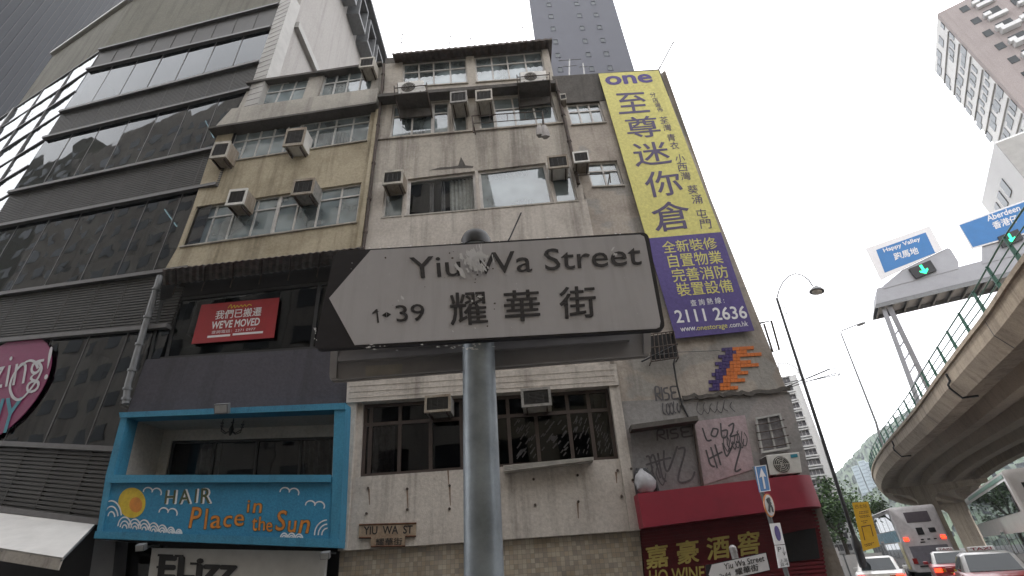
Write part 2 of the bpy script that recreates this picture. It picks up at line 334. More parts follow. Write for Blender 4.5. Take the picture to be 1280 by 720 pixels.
M = dict(
    yellow=wall('yellow_render', (.50, .44, .325), (.25, .21, .14), .75, .75),
    cream=wall('grey_white_render', (.50, .475, .43), (.25, .235, .215), .7, .7),
    greyw=wall('grey_render', (.53, .49, .435), (.24, .21, .19), .75, .75),
    white=wall('stained_white_render', (.62, .575, .525), (.31, .27, .24), .6, .7),
    banw=wall('weathered_render', (.47, .42, .37), (.22, .19, .165), .8, .75, patch=(.36, .35, .33)),
    lowgrey=wall('patched_cement', (.33, .32, .315), (.20, .19, .18), .7, .5, patch=(.38, .35, .34)),
    pink=wall('pinkish_board', (.48, .38, .40), (.33, .30, .31), .7, .5),
    conc=wall('concrete', (.23, .225, .19), (.15, .14, .12), .5, .6),
    fly=wall('flyover_concrete', (.52, .44, .345), (.27, .225, .18), .6, .65),
    flyin=wall('bounce_lit_soffit_concrete', (.56, .475, .375), (.37, .31, .25), .5, .3),  # paler, warmer copy for the girders; bounced sunlight put into the colour
    palewall=wall('pale_side_wall', (.45, .43, .41), (.34, .32, .30), .4, .4),
    stonetile=plain('pale_stone_cladding', (.38, .37, .35), .5, var=.15, scale=2),
    dark=plain('dark_interior', (.018, .017, .018), .9),  # near-black colour stands in for the shade inside rooms and shops
    slabd=wall('sooty_slab_edge', (.13, .12, .11), (.06, .055, .05), .8, .6),
    frame=plain('aluminium_window_frame', (.50, .50, .49), .45, .2, var=.3, scale=4),
    framew=plain('white_window_frame', (.56, .54, .52), .5, 0, var=.3, scale=4),
    frameb=plain('brown_window_frame', (.055, .038, .032), .5, 0, var=.3, scale=5),
    framed=plain('black_shop_frame', (.02, .02, .021), .45),
    glassw=glass('window_glass', (.46, .50, .51), 2.1, dust_sheen=(.55, (.29, .35, .37))),
    glassg=glass('green_window_glass', (.22, .38, .36), 1.9),
    glassd=glass('dark_window_glass', (.20, .19, .19), 1.4, wavy=.05),
    glasso=glass('office_glass', (.10, .10, .13), 1.55, wavy=.10, wscale=.35),
    glassc=glass('corner_glass', (.30, .34, .38), 7.0, wavy=.42, wscale=.85),
    curtain=plain('white_curtain', (.62, .62, .60), .9, var=.3, scale=9),
    curtaing=plain('green_curtain', (.20, .36, .34), .9, var=.3, scale=9),
    paneblue=plain('blue_grey_pane_backing', (.34, .39, .44), .9, var=.15, scale=3),  # sheet behind one pane; the pane's reflected light is put into its colour
    curtaind=plain('grey_curtain', (.22, .21, .22), .9, var=.4, scale=9),
    louvre=plain('bronze_louvre', (.045, .042, .038), .5, .2, var=.25, scale=2),
    ledge=plain('grey_metal_ledge', (.13, .125, .125), .45, .3),
    acbody=plain('aged_cream_casing', (.42, .39, .34), .55, 0, var=.4, scale=5),
    acrim=plain('pale_casing_rim', (.50, .48, .44), .5, 0, var=.3, scale=6),
    acfin=plain('dark_condenser_fins', (.05, .047, .045), .6, .3),
    acwhite=plain('white_casing', (.60, .59, .56), .45, 0, var=.2, scale=4),
    rust=plain('rusty_steel', (.09, .07, .06), .8, .2, var=.5, scale=8),
    rustr=plain('brown_rust', (.12, .055, .03), .85, 0, var=.6, scale=10),
    steel=plain('grey_painted_steel', (.18, .185, .19), .5, .3, var=.2),
    blackst=plain('black_painted_steel', (.018, .018, .02), .45, .2),
    pole=plain('galvanised_pole', (.26, .295, .325), .42, .35, var=.35, scale=9, bump=.15),
    signw=wall('aged_sign_face', (.58, .57, .60), (.45, .44, .46), .4, .22, .42, k=7, grain=False),
    signb=plain('sign_black', (.018, .016, .022), .4, 0, var=.3, scale=20),
    signgrey=plain('sign_back_grey', (.36, .345, .345), .5, .1, var=.2, scale=5),
    peel=plain('peeled_backing', (.78, .78, .80), .6, 0, var=.1),
    banyel=wall('banner_yellow', (.76, .71, .24), (.62, .56, .2), .5, .28, .6, k=.8),
    banpur=wall('banner_purple', (.12, .09, .29), (.09, .07, .2), .5, .3, .6, k=.8),
    banpurd=plain('banner_ink', (.07, .05, .13), .6),
    banwhite=plain('banner_white', (.78, .78, .80), .6, var=.06),
    red=plain('red_panel', (.26, .018, .038), .5, 0, var=.2, scale=1.5),
    redposter=plain('red_poster', (.30, .02, .025), .5, 0, var=.15, scale=3),  # darkened red: the dimming of the window glass is put into the colour
    redsh=plain('red_shutter', (.16, .012, .022), .5, 0, var=.3, scale=3),
    letyel=plain('yellow_lettering', (.62, .50, .15), .5, var=.2),
    letwhite=plain('white_lettering', (.72, .71, .72), .5, var=.08),
    letblack=plain('black_lettering', (.015, .014, .015), .5),
    sblue=wall('painted_sky_blue', (.045, .245, .42), (.04, .17, .28), .5, .25, .5, k=1.6),
    sblued=wall('painted_darker_blue', (.06, .26, .41), (.05, .16, .24), .6, .4, .5, k=2),
    swhite=plain('painted_white', (.66, .68, .70), .55, var=.15, scale=8),
    salonw=wall('salon_white_wall', (.50, .48, .44), (.36, .34, .31), .4, .3),
    sunor=plain('painted_orange', (.55, .20, .03), .5, var=.25, scale=8),
    sunyel=plain('painted_yellow', (.56, .40, .03), .5, var=.25, scale=8),
    hairg=plain('painted_dark_green', (.06, .075, .03), .5),
    bluegrey=wall('blue_grey_fascia', (.085, .081, .098), (.055, .052, .06), .6, .5, .5),
    greytile=plain('grey_tile', (.12, .12, .125), .35, var=.2, scale=2),
    magenta=plain('magenta_disc', (.22, .02, .095), .5, var=.1),
    teal=plain('teal_lettering', (.03, .22, .30), .5),
    canvas=plain('white_canvas', (.60, .59, .57), .8, var=.12, scale=3),
    slate=plain('slate_cladding', (.014, .0155, .021), .75, 0, var=.12, scale=.6, spec=.12),
    slatejoint=plain('cladding_joint', (.012, .012, .016), .7),
    tower=plain('slate_grey_facade', (.062, .063, .078), .7, 0, var=.08, scale=.4),
    orange=plain('orange_glazed_tile', (.62, .17, .035), .35, var=.2, scale=5),
    purple=plain('purple_glazed_tile', (.055, .035, .15), .35, var=.2, scale=5),
    graf=plain('graffiti_paint', (.085, .08, .088), .6, var=.4, scale=9),
    mosaic=tiles('beige_mosaic_tile', [(.34, .29, .23), (.44, .37, .28), (.50, .45, .37), (.38, .33, .27), (.30, .27, .24)], .085),
    plate=wall('rusted_plate', (.42, .34, .25), (.17, .085, .05), .9, .7),
    gantry=plain('gantry_grey', (.33, .335, .36), .5, .1, var=.12, scale=1),
    roadblue=plain('road_sign_blue', (.02, .16, .42), .45, var=.1, scale=2),
    green=plain('green_painted_rail', (.035, .115, .085), .5, .1, var=.3, scale=5),
    greenled=glow('green_signal', (.02, .9, .35), 1.6),
    tail=glow('red_tail_lamp', (1, .03, .01), 5.0),
    lampoff=plain('red_lens', (.28, .012, .01), .25, coat=.5),
    amber=plain('amber_lens', (.55, .16, .01), .25, coat=.5),
    busw=plain('bus_white_paint', (.52, .50, .48), .35, 0, var=.12, scale=1.5, coat=.3),
    busp=plain('bus_pinkish_grey_paint', (.60, .57, .57), .4, 0, var=.25, scale=2, coat=.2),
    busgreen=plain('bus_green_trim', (.12, .26, .20), .4, coat=.2),
    busy=plain('bus_yellow_paint', (.52, .42, .10), .4, coat=.2),
    adblue=plain('bus_poster_blue', (.25, .50, .62), .5, var=.5, scale=3),
    taxired=plain('taxi_red_paint', (.30, .012, .02), .3, 0, var=.1, coat=.6),
    silver=plain('silver_paint', (.48, .48, .47), .3, .3, coat=.5),
    carwhite=plain('white_car_paint', (.66, .66, .65), .3, coat=.6),
    carglass=glass('car_glass', (.02, .024, .026), 1.5, thru=False),
    busglass=glass('bus_glass', (.012, .014, .014), 1.5, thru=False),
    tyre=plain('tyre_rubber', (.015, .015, .015), .8),
    chrome=plain('bright_metal', (.5, .5, .5), .25, .9),
    plateyel=plain('yellow_plate', (.60, .42, .03), .5),
    signyel=plain('yellow_sign', (.62, .37, .02), .5, var=.1),
    asphalt=wall('asphalt', (.085, .083, .08), (.06, .058, .057), .5, .1),
    paving=wall('pavement', (.13, .127, .123), (.085, .08, .078), .6, .1),
    roadmark=plain('road_marking', (.55, .55, .53), .7, var=.3, scale=8),
    hill=plain('hill_green', (.075, .11, .06), .95, var=.45, scale=.03),
    leaf=plain('leaf_green', (.055, .115, .02), .6, var=.5, scale=.5),
    leafd=plain('leaf_dark_green', (.03, .065, .015), .6, var=.5, scale=.5),
    bark=plain('bark', (.07, .055, .04), .9, var=.4, scale=5),
    pinktower=wall('pinkish_brown_facade', (.40, .35, .335), (.30, .26, .25), .4, .3),
    whtower=wall('white_tower_facade', (.80, .80, .79), (.66, .66, .64), .3, .2),
    glassx=glass('clear_window_glass', (.66, .68, .68), 1.6, wavy=.04),
    tin=plain('weathered_tin', (.20, .175, .16), .75, .1, var=.5, scale=5),
    dripm=plain('faint_rust_run', (.24, .17, .125), .85, var=.4, scale=12),
    flankw=plain('sunlit_white_wall', (.88, .88, .87), .7, var=.05, scale=.3),  # brighter copy of the tower white; sun glare put into the colour
    inksoft=plain('faded_sign_ink', (.04, .037, .042), .5, var=.3, scale=30),
    acgrey=plain('grey_dirty_casing', (.26, .25, .235), .6, 0, var=.5, scale=6),
    acbrown=wall('rust_streaked_casing', (.38, .34, .28), (.17, .10, .06), .6, .6, .6, k=4),
    film=plain('torn_grey_film', (.05, .045, .046), .7, var=.4),
    bag=plain('white_plastic_bag', (.38, .38, .40), .5, var=.25, scale=10),
    cloth=plain('grey_laundry', (.34, .32, .31), .9, var=.3),
    board=wall('grey_panel_board', (.25, .245, .25), (.17, .165, .165), .6, .4),
)

# ------------------------------------------------------------------ builders shared by the houses
_txt = {}
def text(body, q, parent, m, d=.004, bold=0.0, name='lettering', shear=0.0):
    """lettering laid into the patch q"""
    key = (body, bold, shear)
    if key not in _txt:
        cu = bpy.data.curves.new('t', 'FONT'); cu.body = body; cu.offset = min(bold, 0); cu.resolution_u = 3; cu.shear = shear
        o = bpy.data.objects.new('t', cu); COL.objects.link(o)
        dg = bpy.context.evaluated_depsgraph_get(); dg.update()
        me = bpy.data.meshes.new_from_object(o.evaluated_get(dg))
        vs_ = [v.co.copy() for v in me.vertices]; fs = [list(p.vertices) for p in me.polygons]
        bpy.data.objects.remove(o); bpy.data.curves.remove(cu); bpy.data.meshes.remove(me)
        _txt[key] = (vs_, fs)
    vs_, fs = _txt[key]
    x0 = min(v.x for v in vs_); x1 = max(v.x for v in vs_); y0 = min(v.y for v in vs_); y1 = max(v.y for v in vs_)
    b = MB()
    # heavier strokes: the glyphs laid several times, a hair apart
    sh = [(0, 0)] if bold <= 0 else [(bold * math.cos(a * math.pi / 4), bold * math.sin(a * math.pi / 4)) for a in range(8)] + [(0, 0)]
    for k, (sx_, sy_) in enumerate(sh):
        i0 = len(b.v); b.v += [q.P((v.x + sx_ - x0 + max(bold, 0)) / (x1 - x0 + 2 * max(bold, 0)), 1 - (v.y + sy_ - y0 + max(bold, 0)) / (y1 - y0 + 2 * max(bold, 0)), d + k * .00025) for v in vs_]
        b.f += [[i0 + j for j in f] for f in fs]; b.mi += [0] * len(fs)
    return b.build(name, m, parent)

def window(parent, q, cols=2, tr=None, fm=None, gm=None, fw=.055, dep=.14, curtains=(), sill=True, name='window'):
    fm = fm or M['frame']; gm = gm or M['glassw']
    cuts = [k / cols for k in range(1, cols)] if isinstance(cols, int) else list(cols)
    a, b = fw / q.w, fw / q.h
    f = MB()
    f.qb(q, 0, a, 0, 1, -dep, -dep + .06); f.qb(q, 1 - a, 1, 0, 1, -dep, -dep + .06)
    f.qb(q, a, 1 - a, 0, b, -dep, -dep + .06); f.qb(q, a, 1 - a, 1 - b, 1, -dep, -dep + .06)
    for c in cuts: f.qb(q, c - a / 2, c + a / 2, b, 1 - b, -dep + .002, -dep + .05)
    if tr: f.qb(q, a, 1 - a, tr - b / 2, tr + b / 2, -dep + .004, -dep + .056)
    w = f.build(name, fm, parent)
    p = MB(); p.poly([q.P(a * .5, b * .5, -dep + .02), q.P(1 - a * .5, b * .5, -dep + .02), q.P(1 - a * .5, 1 - b * .5, -dep + .02), q.P(a * .5, 1 - b * .5, -dep + .02)])
    p.build('pane', gm, w)
    if sill:
        s = MB(); s.qb(q, -.01, 1.01, 1.0, 1 + .05 / q.h, -dep, .05); s.build('sill', M['slabd'] if sill == 'd' else M['cream'], w)
    for c in curtains:
        s0, s1, cm = c[:3]; t0, t1 = (c[3], c[4]) if len(c) > 3 else (.02, .98)
        n = max(4, int((s1 - s0) * q.w / .06)); k_ = MB()
        for i in range(n):
            x0, x1 = s0 + (s1 - s0) * i / n, s0 + (s1 - s0) * (i + 1) / n
            d0, d1 = (-.26, -.31) if i % 2 else (-.31, -.26)
            k_.poly([q.P(x0, t0, d0), q.P(x1, t0, d1), q.P(x1, t1, d1), q.P(x0, t1, d0)])
        k_.build('curtain', cm, w)
    return w

def band(wallmb, parent, q, items, t=.3):
    """a storey strip: solid pieces go to the wall mesh, windows become parts"""
    pos = 0.0
    for it in items:
        s0, s1, kw = it
        if s0 > pos + 1e-4: wallmb.qb(q, pos, s0, 0, 1, -t, 0)
        window(parent, q.sub(s0, s1), **kw)
        pos = s1
    if pos < 1 - 1e-4: wallmb.qb(q, pos, 1, 0, 1, -t, 0)

def strokes(q, lines, r, parent, m, name='graffiti', d=.004):
    """hand-drawn brush lines on the patch q, as flat ribbons"""
    b = MB()
    for ln in lines:
        pts = [q.P(x, y, d) for x, y in ln]
        # smooth
        out_ = []
        for i in range(len(pts) - 1):
            p0, p1, p2, p3 = pts[max(i - 1, 0)], pts[i], pts[i + 1], pts[min(i + 2, len(pts) - 1)]
            for k in range(5):
                u = k / 5
                out_.append(.5 * ((2 * p1) + (p2 - p0) * u + (2 * p0 - 5 * p1 + 4 * p2 - p3) * u * u + (3 * p1 - p0 - 3 * p2 + p3) * u ** 3))
        out_.append(pts[-1])
        for i in range(len(out_) - 1):
            t = (out_[i + 1] - out_[i])
            if t.length < 1e-6: continue
            s = t.normalized().cross(q.n) * r
            e = t.normalized() * r * .4
            b.poly([out_[i] - s - e, out_[i + 1] - s + e, out_[i + 1] + s + e, out_[i] + s - e])
            for k in range(4): b.v[-1 - k] = b.v[-1 - k] + q.n * (.0004 * (i % 7))
    return b.build(name, m, parent)

# ------------------------------------------------------------------ the street floor
def sheet(name, pts, z, m):
    b = MB(); b.poly([(x, y, z) for x, y in pts]); return struct(b.build(name, m))
sheet('ground', [(-900, -600), (1200, -600), (1200, 1400), (-900, 1400)], 0, M['asphalt'])
RD = Vector((math.sin(R(33.3)), math.cos(R(33.3)), 0)); RN = Vector((RD.y, -RD.x, 0))     # the side road's run and its right hand
sheet('road', [(-60, -6), (60, -6), (60, 8.6), (-60, 8.6)], .004, M['asphalt'])
def roadpt(a, b): p = Vector((9.0, 9.5, 0)) + RD * a + RN * b; return (p.x, p.y)
sheet('side_road', [roadpt(-6, -.6), roadpt(-6, 26), roadpt(220, 26), roadpt(220, -.6)], .008, M['asphalt'])
b = MB()
for k in range(4):
    for j in range(34):
        a0 = 2 + j * 6
        b.poly([(*roadpt(a0, 2.9 + k * 3.3), .0125), (*roadpt(a0 + 2.2, 2.9 + k * 3.3), .0125), (*roadpt(a0 + 2.2, 3.03 + k * 3.3), .0125), (*roadpt(a0, 3.03 + k * 3.3), .0125)])
struct(b.build('road_markings', M['roadmark']))
b = MB()
b.box(-40, 4.5, 8.9, 11.6, 0, .13)
b.hexa([(4.5, 8.9, .13), (8.2, 9.6, .13), (8.2, 9.6, 0), (4.5, 8.9, 0)], [(4.5, 11.6, .13), (6.0, 11.6, .13), (6.0, 11.6, 0), (4.5, 11.6, 0)])
q0, q1 = Vector((6.0, 11.6, 0)), Vector((8.2, 9.6, 0))
b.hexa([q0 + Vector((0, 0, .13)), q1 + Vector((0, 0, .13)), q1, q0], [q0 + RD * 150 + Vector((0, 0, .13)), q1 + RD * 150 + Vector((0, 0, .13)), q1 + RD * 150, q0 + RD * 150])
b.box(-40, 40, -9.5, 3.2, 0, .13)
struct(b.build('pavement', M['paving']))

FP = Plane((0, 11, 0), -2.5)

def lerp2(a, b, t): return (a[0] + (b[0] - a[0]) * t, a[1] + (b[1] - a[1]) * t)

# ------------------------------------------------------------------ office block of dark glass, far left
OP = Plane((-9.3, 11.41, 0), -9.5)
office = thing('office_building', (-13, 12.1, 0), 'dark glass office block with bronze louvre bands and a mirrored corner', 'office building')
OL = [((132, 63), (350, 7)), ((115, 88), (335, 37)), ((77, 142), (310, 83)), ((55, 175), (295, 117)), ((17, 242), (258, 190)),
      ((0, 285), (217, 243)), ((0, 370), (200, 342)), ((0, 428), (180, 412)), ((0, 555), (140, 562)), ((0, 636), (122, 652))]
CXX = OP.at((80, 138)).x
CY = OP.p.y + (CXX - OP.p.x) * OP.u.y / OP.u.x
XR = [-9.32] * 10
def on(k, x):
    a, c = OP.at(OL[k][0]), OP.at(OL[k][1]); t = (x - a.x) / (c.x - a.x); p = a + (c - a) * t; return p
zc = [on(k, CXX).z for k in range(10)]
SP = Plane((CXX, CY, 0), -9.5 - 13)
xl = SP.at((47, 97)).x; zt = SP.at((107, 18)).z
ztop = OP.at((163, 0)).z
def oq(k0, k1, x0=None, x1=None):
    x0 = CXX if x0 is None else x0; x1 = -9.32 if x1 is None else x1
    return Q(OP, pts=[on(k0, x0), on(k0, x1), on(k1, x1), on(k1, x0)])
def sp(x, z):
    y = SP.p.y + (x - SP.p.x) * SP.u.y / SP.u.x; return Vector((x, y, z))
XL2 = xl - 2.2
def sq(z0, z1, x0=None, x1=None):
    x0 = XL2 if x0 is None else x0; x1 = CXX if x1 is None else x1
    return Q(SP, pts=[sp(x0, z0), sp(x1, z0), sp(x1, z1), sp(x0, z1)])
body = MB(); cl = MB(); lg = MB(); cg = MB(); mu = MB(); inn = MB()
# head of the block
top = Q(OP, pts=[Vector((CXX, CY, ztop + .0)), Vector((-9.32, OP.p.y, on(0, -9.32).z + (ztop - on(0, CXX).z))), on(0, -9.32), on(0, CXX)])
body.slab(top, -.6, 0); body.slab(sq(ztop, zc[0], xl, CXX), -.6, 0)
rim = MB(); rim.slab(Q(OP, pts=[top.c[0] + Vector((0, 0, .22)), top.c[1] + Vector((0, 0, .22)), top.c[1], top.c[0]]), -.8, .16)
rim.slab(sq(ztop + .22, ztop, xl), -.8, .161)
cl.slab(oq(0, 1), -.3, .02)
for k in range(9): cl.qb(oq(0, 1), k / 9 + .002, k / 9 + .006, 0.02, .98, .02, .035)
for k in (2, 4, 6, 8):                                            # louvre storeys
    q = oq(k, k + 1); n = max(10, int(q.h / .085)); lv = MB()
    lv.qb(q, 0, 1, 0, 1, -.3, -.06)
    for i in range(n): lv.qb(q, 0, 1, (i + .1) / n, (i + .78) / n, -.06, .02)
    for i in range(1, 9): lv.qb(q, i / 9 - .0018, i / 9 + .0018, 0, 1, -.06, .025)
    lv.build('louvre_band', M['louvre'], office)
for k in (1, 3, 5, 7):                                            # glass storeys
    q = oq(k, k + 1); nn = 7; gl = MB()
    for i in range(nn):
        ta, tb = random.uniform(-.008, .008), random.uniform(-.008, .008)
        gl.poly([q.P(i / nn, 0, ta), q.P((i + 1) / nn, 0, -ta), q.P((i + 1) / nn, 1, tb), q.P(i / nn, 1, -tb)])
    build_split(gl, 'window_glass', M['glasso'], office)
    mf = MB()
    for i in range(1, nn): mf.qb(q, i / nn - .0012, i / nn + .0012, 0, 1, -.05, .012)
    mf.build('mullion', M['ledge'], office)
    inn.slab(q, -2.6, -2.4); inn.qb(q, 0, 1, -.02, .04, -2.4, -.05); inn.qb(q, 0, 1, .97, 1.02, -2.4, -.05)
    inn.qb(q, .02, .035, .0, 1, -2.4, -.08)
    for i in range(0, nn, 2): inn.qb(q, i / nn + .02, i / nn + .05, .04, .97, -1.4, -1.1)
for k in range(10):
    q = oq(k, k)
    lg.hexa([on(k, CXX) + OP.n * .14 + Vector((0, 0, .06)), on(k, -9.32) + OP.n * .14 + Vector((0, 0, .06)), on(k, -9.32) + OP.n * .14 - Vector((0, 0, .06)), on(k, CXX) + OP.n * .14 - Vector((0, 0, .06))],
            [on(k, CXX) - OP.n * .1 + Vector((0, 0, .06)), on(k, -9.32) - OP.n * .1 + Vector((0, 0, .06)), on(k, -9.32) - OP.n * .1 - Vector((0, 0, .06)), on(k, CXX) - OP.n * .1 - Vector((0, 0, .06))])
# mirrored corner face
nr = 0
for k in range(0, 9):
    z0, z1 = zc[k], zc[k + 1]; rows = 2 if k in (1, 3, 5, 7) else 1
    for r_ in range(rows):
        za, zb = z0 + (z1 - z0) * r_ / rows, z0 + (z1 - z0) * (r_ + 1) / rows
        for c0, c1 in ((XL2, xl), (xl, xl + (CXX - xl) * .36), (xl + (CXX - xl) * .36, xl + (CXX - xl) * .7), (xl + (CXX - xl) * .7, CXX)):
            q = sq(za, zb, c0, c1); t1, t2 = random.uniform(-.025, .025), random.uniform(-.025, .025)
            cg.poly([q.P(0, 0, t1), q.P(1, 0, t2), q.P(1, 1, -t1), q.P(0, 1, -t2)])
        mu.slab(sq(za + .03, za - .03), -.02, .05)
for x in (xl + .0, XL2 + .04): mu.slab(sq(zc[0], zc[9], x - .09, x + .09), -.02, .09)
for x in (xl + (CXX - xl) * .36, xl + (CXX - xl) * .7): mu.slab(sq(zc[0], zc[9], x - .02, x + .02), -.02, .045)
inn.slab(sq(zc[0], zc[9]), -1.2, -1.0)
core = MB()
c0 = [Vector((CXX - .3, CY + 2.7, 0)), Vector((-9.35, 13.9, 0))]
core.hexa([c0[0] + Vector((0, 0, ztop - .3)), c0[1] + Vector((0, 0, ztop - .3)), c0[1], c0[0]], [p + Vector((0, 16, ztop - .3)) for p in c0] + [p + Vector((0, 16, 0)) for p in c0[::-1]])
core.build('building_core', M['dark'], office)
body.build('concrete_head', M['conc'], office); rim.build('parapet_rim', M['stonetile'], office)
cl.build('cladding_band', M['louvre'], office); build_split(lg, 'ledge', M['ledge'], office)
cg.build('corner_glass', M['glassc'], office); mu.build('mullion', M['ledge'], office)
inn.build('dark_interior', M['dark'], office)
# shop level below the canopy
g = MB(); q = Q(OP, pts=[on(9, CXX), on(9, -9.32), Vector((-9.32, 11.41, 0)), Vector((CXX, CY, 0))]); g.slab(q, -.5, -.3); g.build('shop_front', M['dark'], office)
# tiled pilaster and the tall side wall over the yellow house
PX = -9.32
pq = Q(OP, pts=[Vector((PX, 11.41, 24.0)), Vector((PX + .55, 11.32, 24.3)), Vector((PX + .55, 11.32, 16.3)), Vector((PX, 11.41, 16.3))])
pm = MB(); pm.slab(pq, -.5, .06); pm.build('tiled_pilaster', M['stonetile'], office)
jm = MB()
for i in range(1, 24): jm.qb(pq, 0, 1, i / 24, i / 24 + .0018, .06, .068)
jm.build('tile_joint', M['ledge'], office)
SX = -8.78
sw = MB(); sw.box(SX - .4, SX, 11.9, 30, 8, 34.2); sw.build('side_wall', M['palewall'], office)
A = Plane((SX, 11.4, 0), 90)
pa, pb = A.at((367, 7)), A.at((393, 87))
bm_ = MB(); bm_.box(SX, SX + .22, 11.9, 19, pb.z - .28, pb.z + .12); bm_.build('string_course', M['stonetile'], office)
fr_ = MB()
for i in range(7):
    y = 14.2 + i * 1.75
    fr_.box(SX, SX + .75, y, y + 1.3, 31.0, 31.25); fr_.box(SX, SX + .75, y, y + 1.3, 33.2, 33.45)
    fr_.box(SX, SX + .75, y, y + .1, 31.25, 33.2); fr_.box(SX, SX + .75, y + 1.2, y + 1.3, 31.25, 33.2)
    fr_.box(SX + .02, SX + .5, y + .15, y + 1.15, 31.3, 32.1)
fr_.box(SX, SX + .95, 13.4, 29, 34.0, 34.3)
fr_.build('equipment_frame', M['steel'], office)

o = MB(); ca = [OP.at((-30, 634)), OP.at((122, 652))]
oa = [OP.at((-30, 680), 1.5), OP.at((78, 697), 1.5)]
canopy = thing('shop_canopy', ca[1], 'white canvas canopy over the dark shop front of the glass office block', 'canopy')
o.hexa([ca[0], ca[1], oa[1], oa[0]], [p - Vector((0, 0, .03)) for p in (ca[0], ca[1], oa[1], oa[0])]); o.build('canvas_top', M['canvas'], canopy)
o = MB(); dz = Vector((0, 0, -.20)); o.hexa([oa[0], oa[1], oa[1] + dz, oa[0] + dz], [p - OP.n * .03 for p in (oa[0], oa[1], oa[1] + dz, oa[0] + dz)]); o.build('canvas_valance', M['greyw'], canopy)
o = MB()
for t in (.0, .33, .66, 1): o.tube([ca[0].lerp(ca[1], t) - Vector((0, 0, .06)), oa[0].lerp(oa[1], t) - Vector((0, 0, .05))], .018, 6)
o.build('canopy_rib', M['steel'], canopy)

# disc sign in the office window
dq = OP.at((-4, 487), .08); ds = thing('disc_sign', dq, 'magenta disc sign with white script on the dark office glass', 'sign')
rad = (OP.at((52, 487), .08) - dq).length
d_ = MB(); d_.prism([dq + OP.u * rad * math.cos(2 * math.pi * i / 48) + Vector((0, 0, rad * 1.0 * math.sin(2 * math.pi * i / 48))) for i in range(48)], OP.n, -.02, 0); d_.build('disc', M['magenta'], ds)
text('zing!', Q(OP, (-10, 447), (66, 433), (62, 487), (-14, 502), off=.09), ds, M['signw'], bold=-.008, shear=.15, name='white_lettering')
strokes(Q(OP, (0, 433), (66, 433), (66, 500), (0, 500), off=.09), [[(.73, .30), (.8, .45), (.66, .72), (.42, .98), (.26, .95), (.2, .75), (.3, .5), (.52, .3), (.66, .3), (.73, .42)]], .035, ds, M['signw'], 'script_loop', d=.008)
text('UY', Q(OP, (-18, 500), (30, 496), (22, 540), (-26, 545), off=.09), ds, M['teal'], bold=.01, shear=.2, name='teal_lettering')

for (a, c, lab) in (((206, 262), (221, 283), 'greenish lit fluorescent tube behind the lower office window'), ((257, 151), (267, 172), 'short white fluorescent tube behind the upper office window')):
    A, B = OP.at(a, -.35), OP.at(c, -.35)
    t = thing('fluorescent_tube', A, lab, 'lamp', 'fluorescent tubes in the office')
    o = MB(); o.tube([A, B], .022, 8); o.build('tube', glow('tube_light', (.62, 1, .86), 2.2), t)
    o = MB(); o.tube([A + Vector((0, 0, .035)), B + Vector((0, 0, .035))], .02, 4); o.build('fitting', M['steel'], t)

# dark panelled tower behind it
TP = Plane((-60, 32, 0), 128)
tw = thing('panelled_tower', TP.p, 'dark slate panelled tower rising behind the glass office block', 'tower')
p0 = TP.p + TP.u * 110; p1 = TP.p - TP.u * 4
o = MB(); q = Q(TP, pts=[p0 + Vector((0, 0, 230)), p1 + Vector((0, 0, 230)), p1, p0]); o.slab(q, -2.5, 0); o.build('facade', M['slate'], tw)
o = MB()
for i in range(1, 62): o.qb(q, i / 62 - .0006, i / 62 + .0006, 0, 1, 0, .03)
o.build('panel_joint', M['slatejoint'], tw)

# ------------------------------------------------------------------ yellowish tenement
yel = thing('tenement_building', FP.at((345, 680)), 'yellowish stained tenement house with a blue salon balcony', 'building')
W_ = MB(); G = dict(fm=M['frame'])
gA = dict(fm=M['frame'], gm=M['glassw'])
q = Q(FP, (312, 107), (479, 82), (475, 116), (294, 142)); 
cream = MB()
band(cream, yel, q, [(.04, .45, dict(cols=4, tr=.32, **gA, curtains=[(.3, .55, M['curtain'])])), (.56, .93, dict(cols=4, tr=.3, **gA, curtains=[(.02, .7, M['curtain'], .3, .98)]))])
q = Q(FP, (294, 142), (475, 116), (473, 134), (272, 166)); cream.slab(q, -.3, .22)
q = Q(FP, (272, 168), (474, 138), (469, 174), (258, 206))
band(W_, yel, q, [(.1, .52, dict(cols=5, tr=.3, **gA, curtains=[(.5, .6, M['curtaind'])])), (.52, .95, dict(cols=4, tr=.28, **gA, curtains=[(.3, .9, M['curtaind'], .3, .98)]))])
W_.slab(Q(FP, (258, 206), (469, 174), (463, 226), (241, 259)), -.3, 0)
q = Q(FP, (241, 259), (463, 226), (457, 276), (222, 309))
band(W_, yel, q, [(.02, .49, dict(cols=[.24, .47, .74], tr=.3, **gA, curtains=[(.75, .98, M['curtaing'], .3, .98)])),
                  (.49, .95, dict(cols=[.24, .5, .76], tr=.28, fm=M['framew'], gm=M['glassw'], curtains=[(.05, .3, M['curtaing'], .3, .98), (.52, .98, M['curtaing'], .28, .98)]))])
W_.slab(Q(FP, (222, 309), (457, 276), (452.5, 313), (203, 342)), -.3, 0)
for k, wq in enumerate((Q(FP, (471, 140), (475, 139), (453, 311), (447, 312)),)): W_.slab(wq, -.2, .12)
W_.build('wall', M['yellow'], yel); cream.build('top_storey_wall', M['cream'], yel)
def slabline(name, a, c, parent, thick, out_, m, back=-.3):
    A, B = FP.at(a), FP.at(c); z = Vector((0, 0, thick)); o = MB()
    o.hexa([A + FP.n * out_, B + FP.n * out_, B + FP.n * out_ - z, A + FP.n * out_ - z], [A + FP.n * back, B + FP.n * back, B + FP.n * back - z, A + FP.n * back - z]); return o.build(name, m, parent)
slabline('roof_slab', (311, 106), (479, 81), yel, .11, .16, M['slabd'], -9)
slabline('eave_slab', (268, 168), (474, 137), yel, .09, .34, M['slabd'])
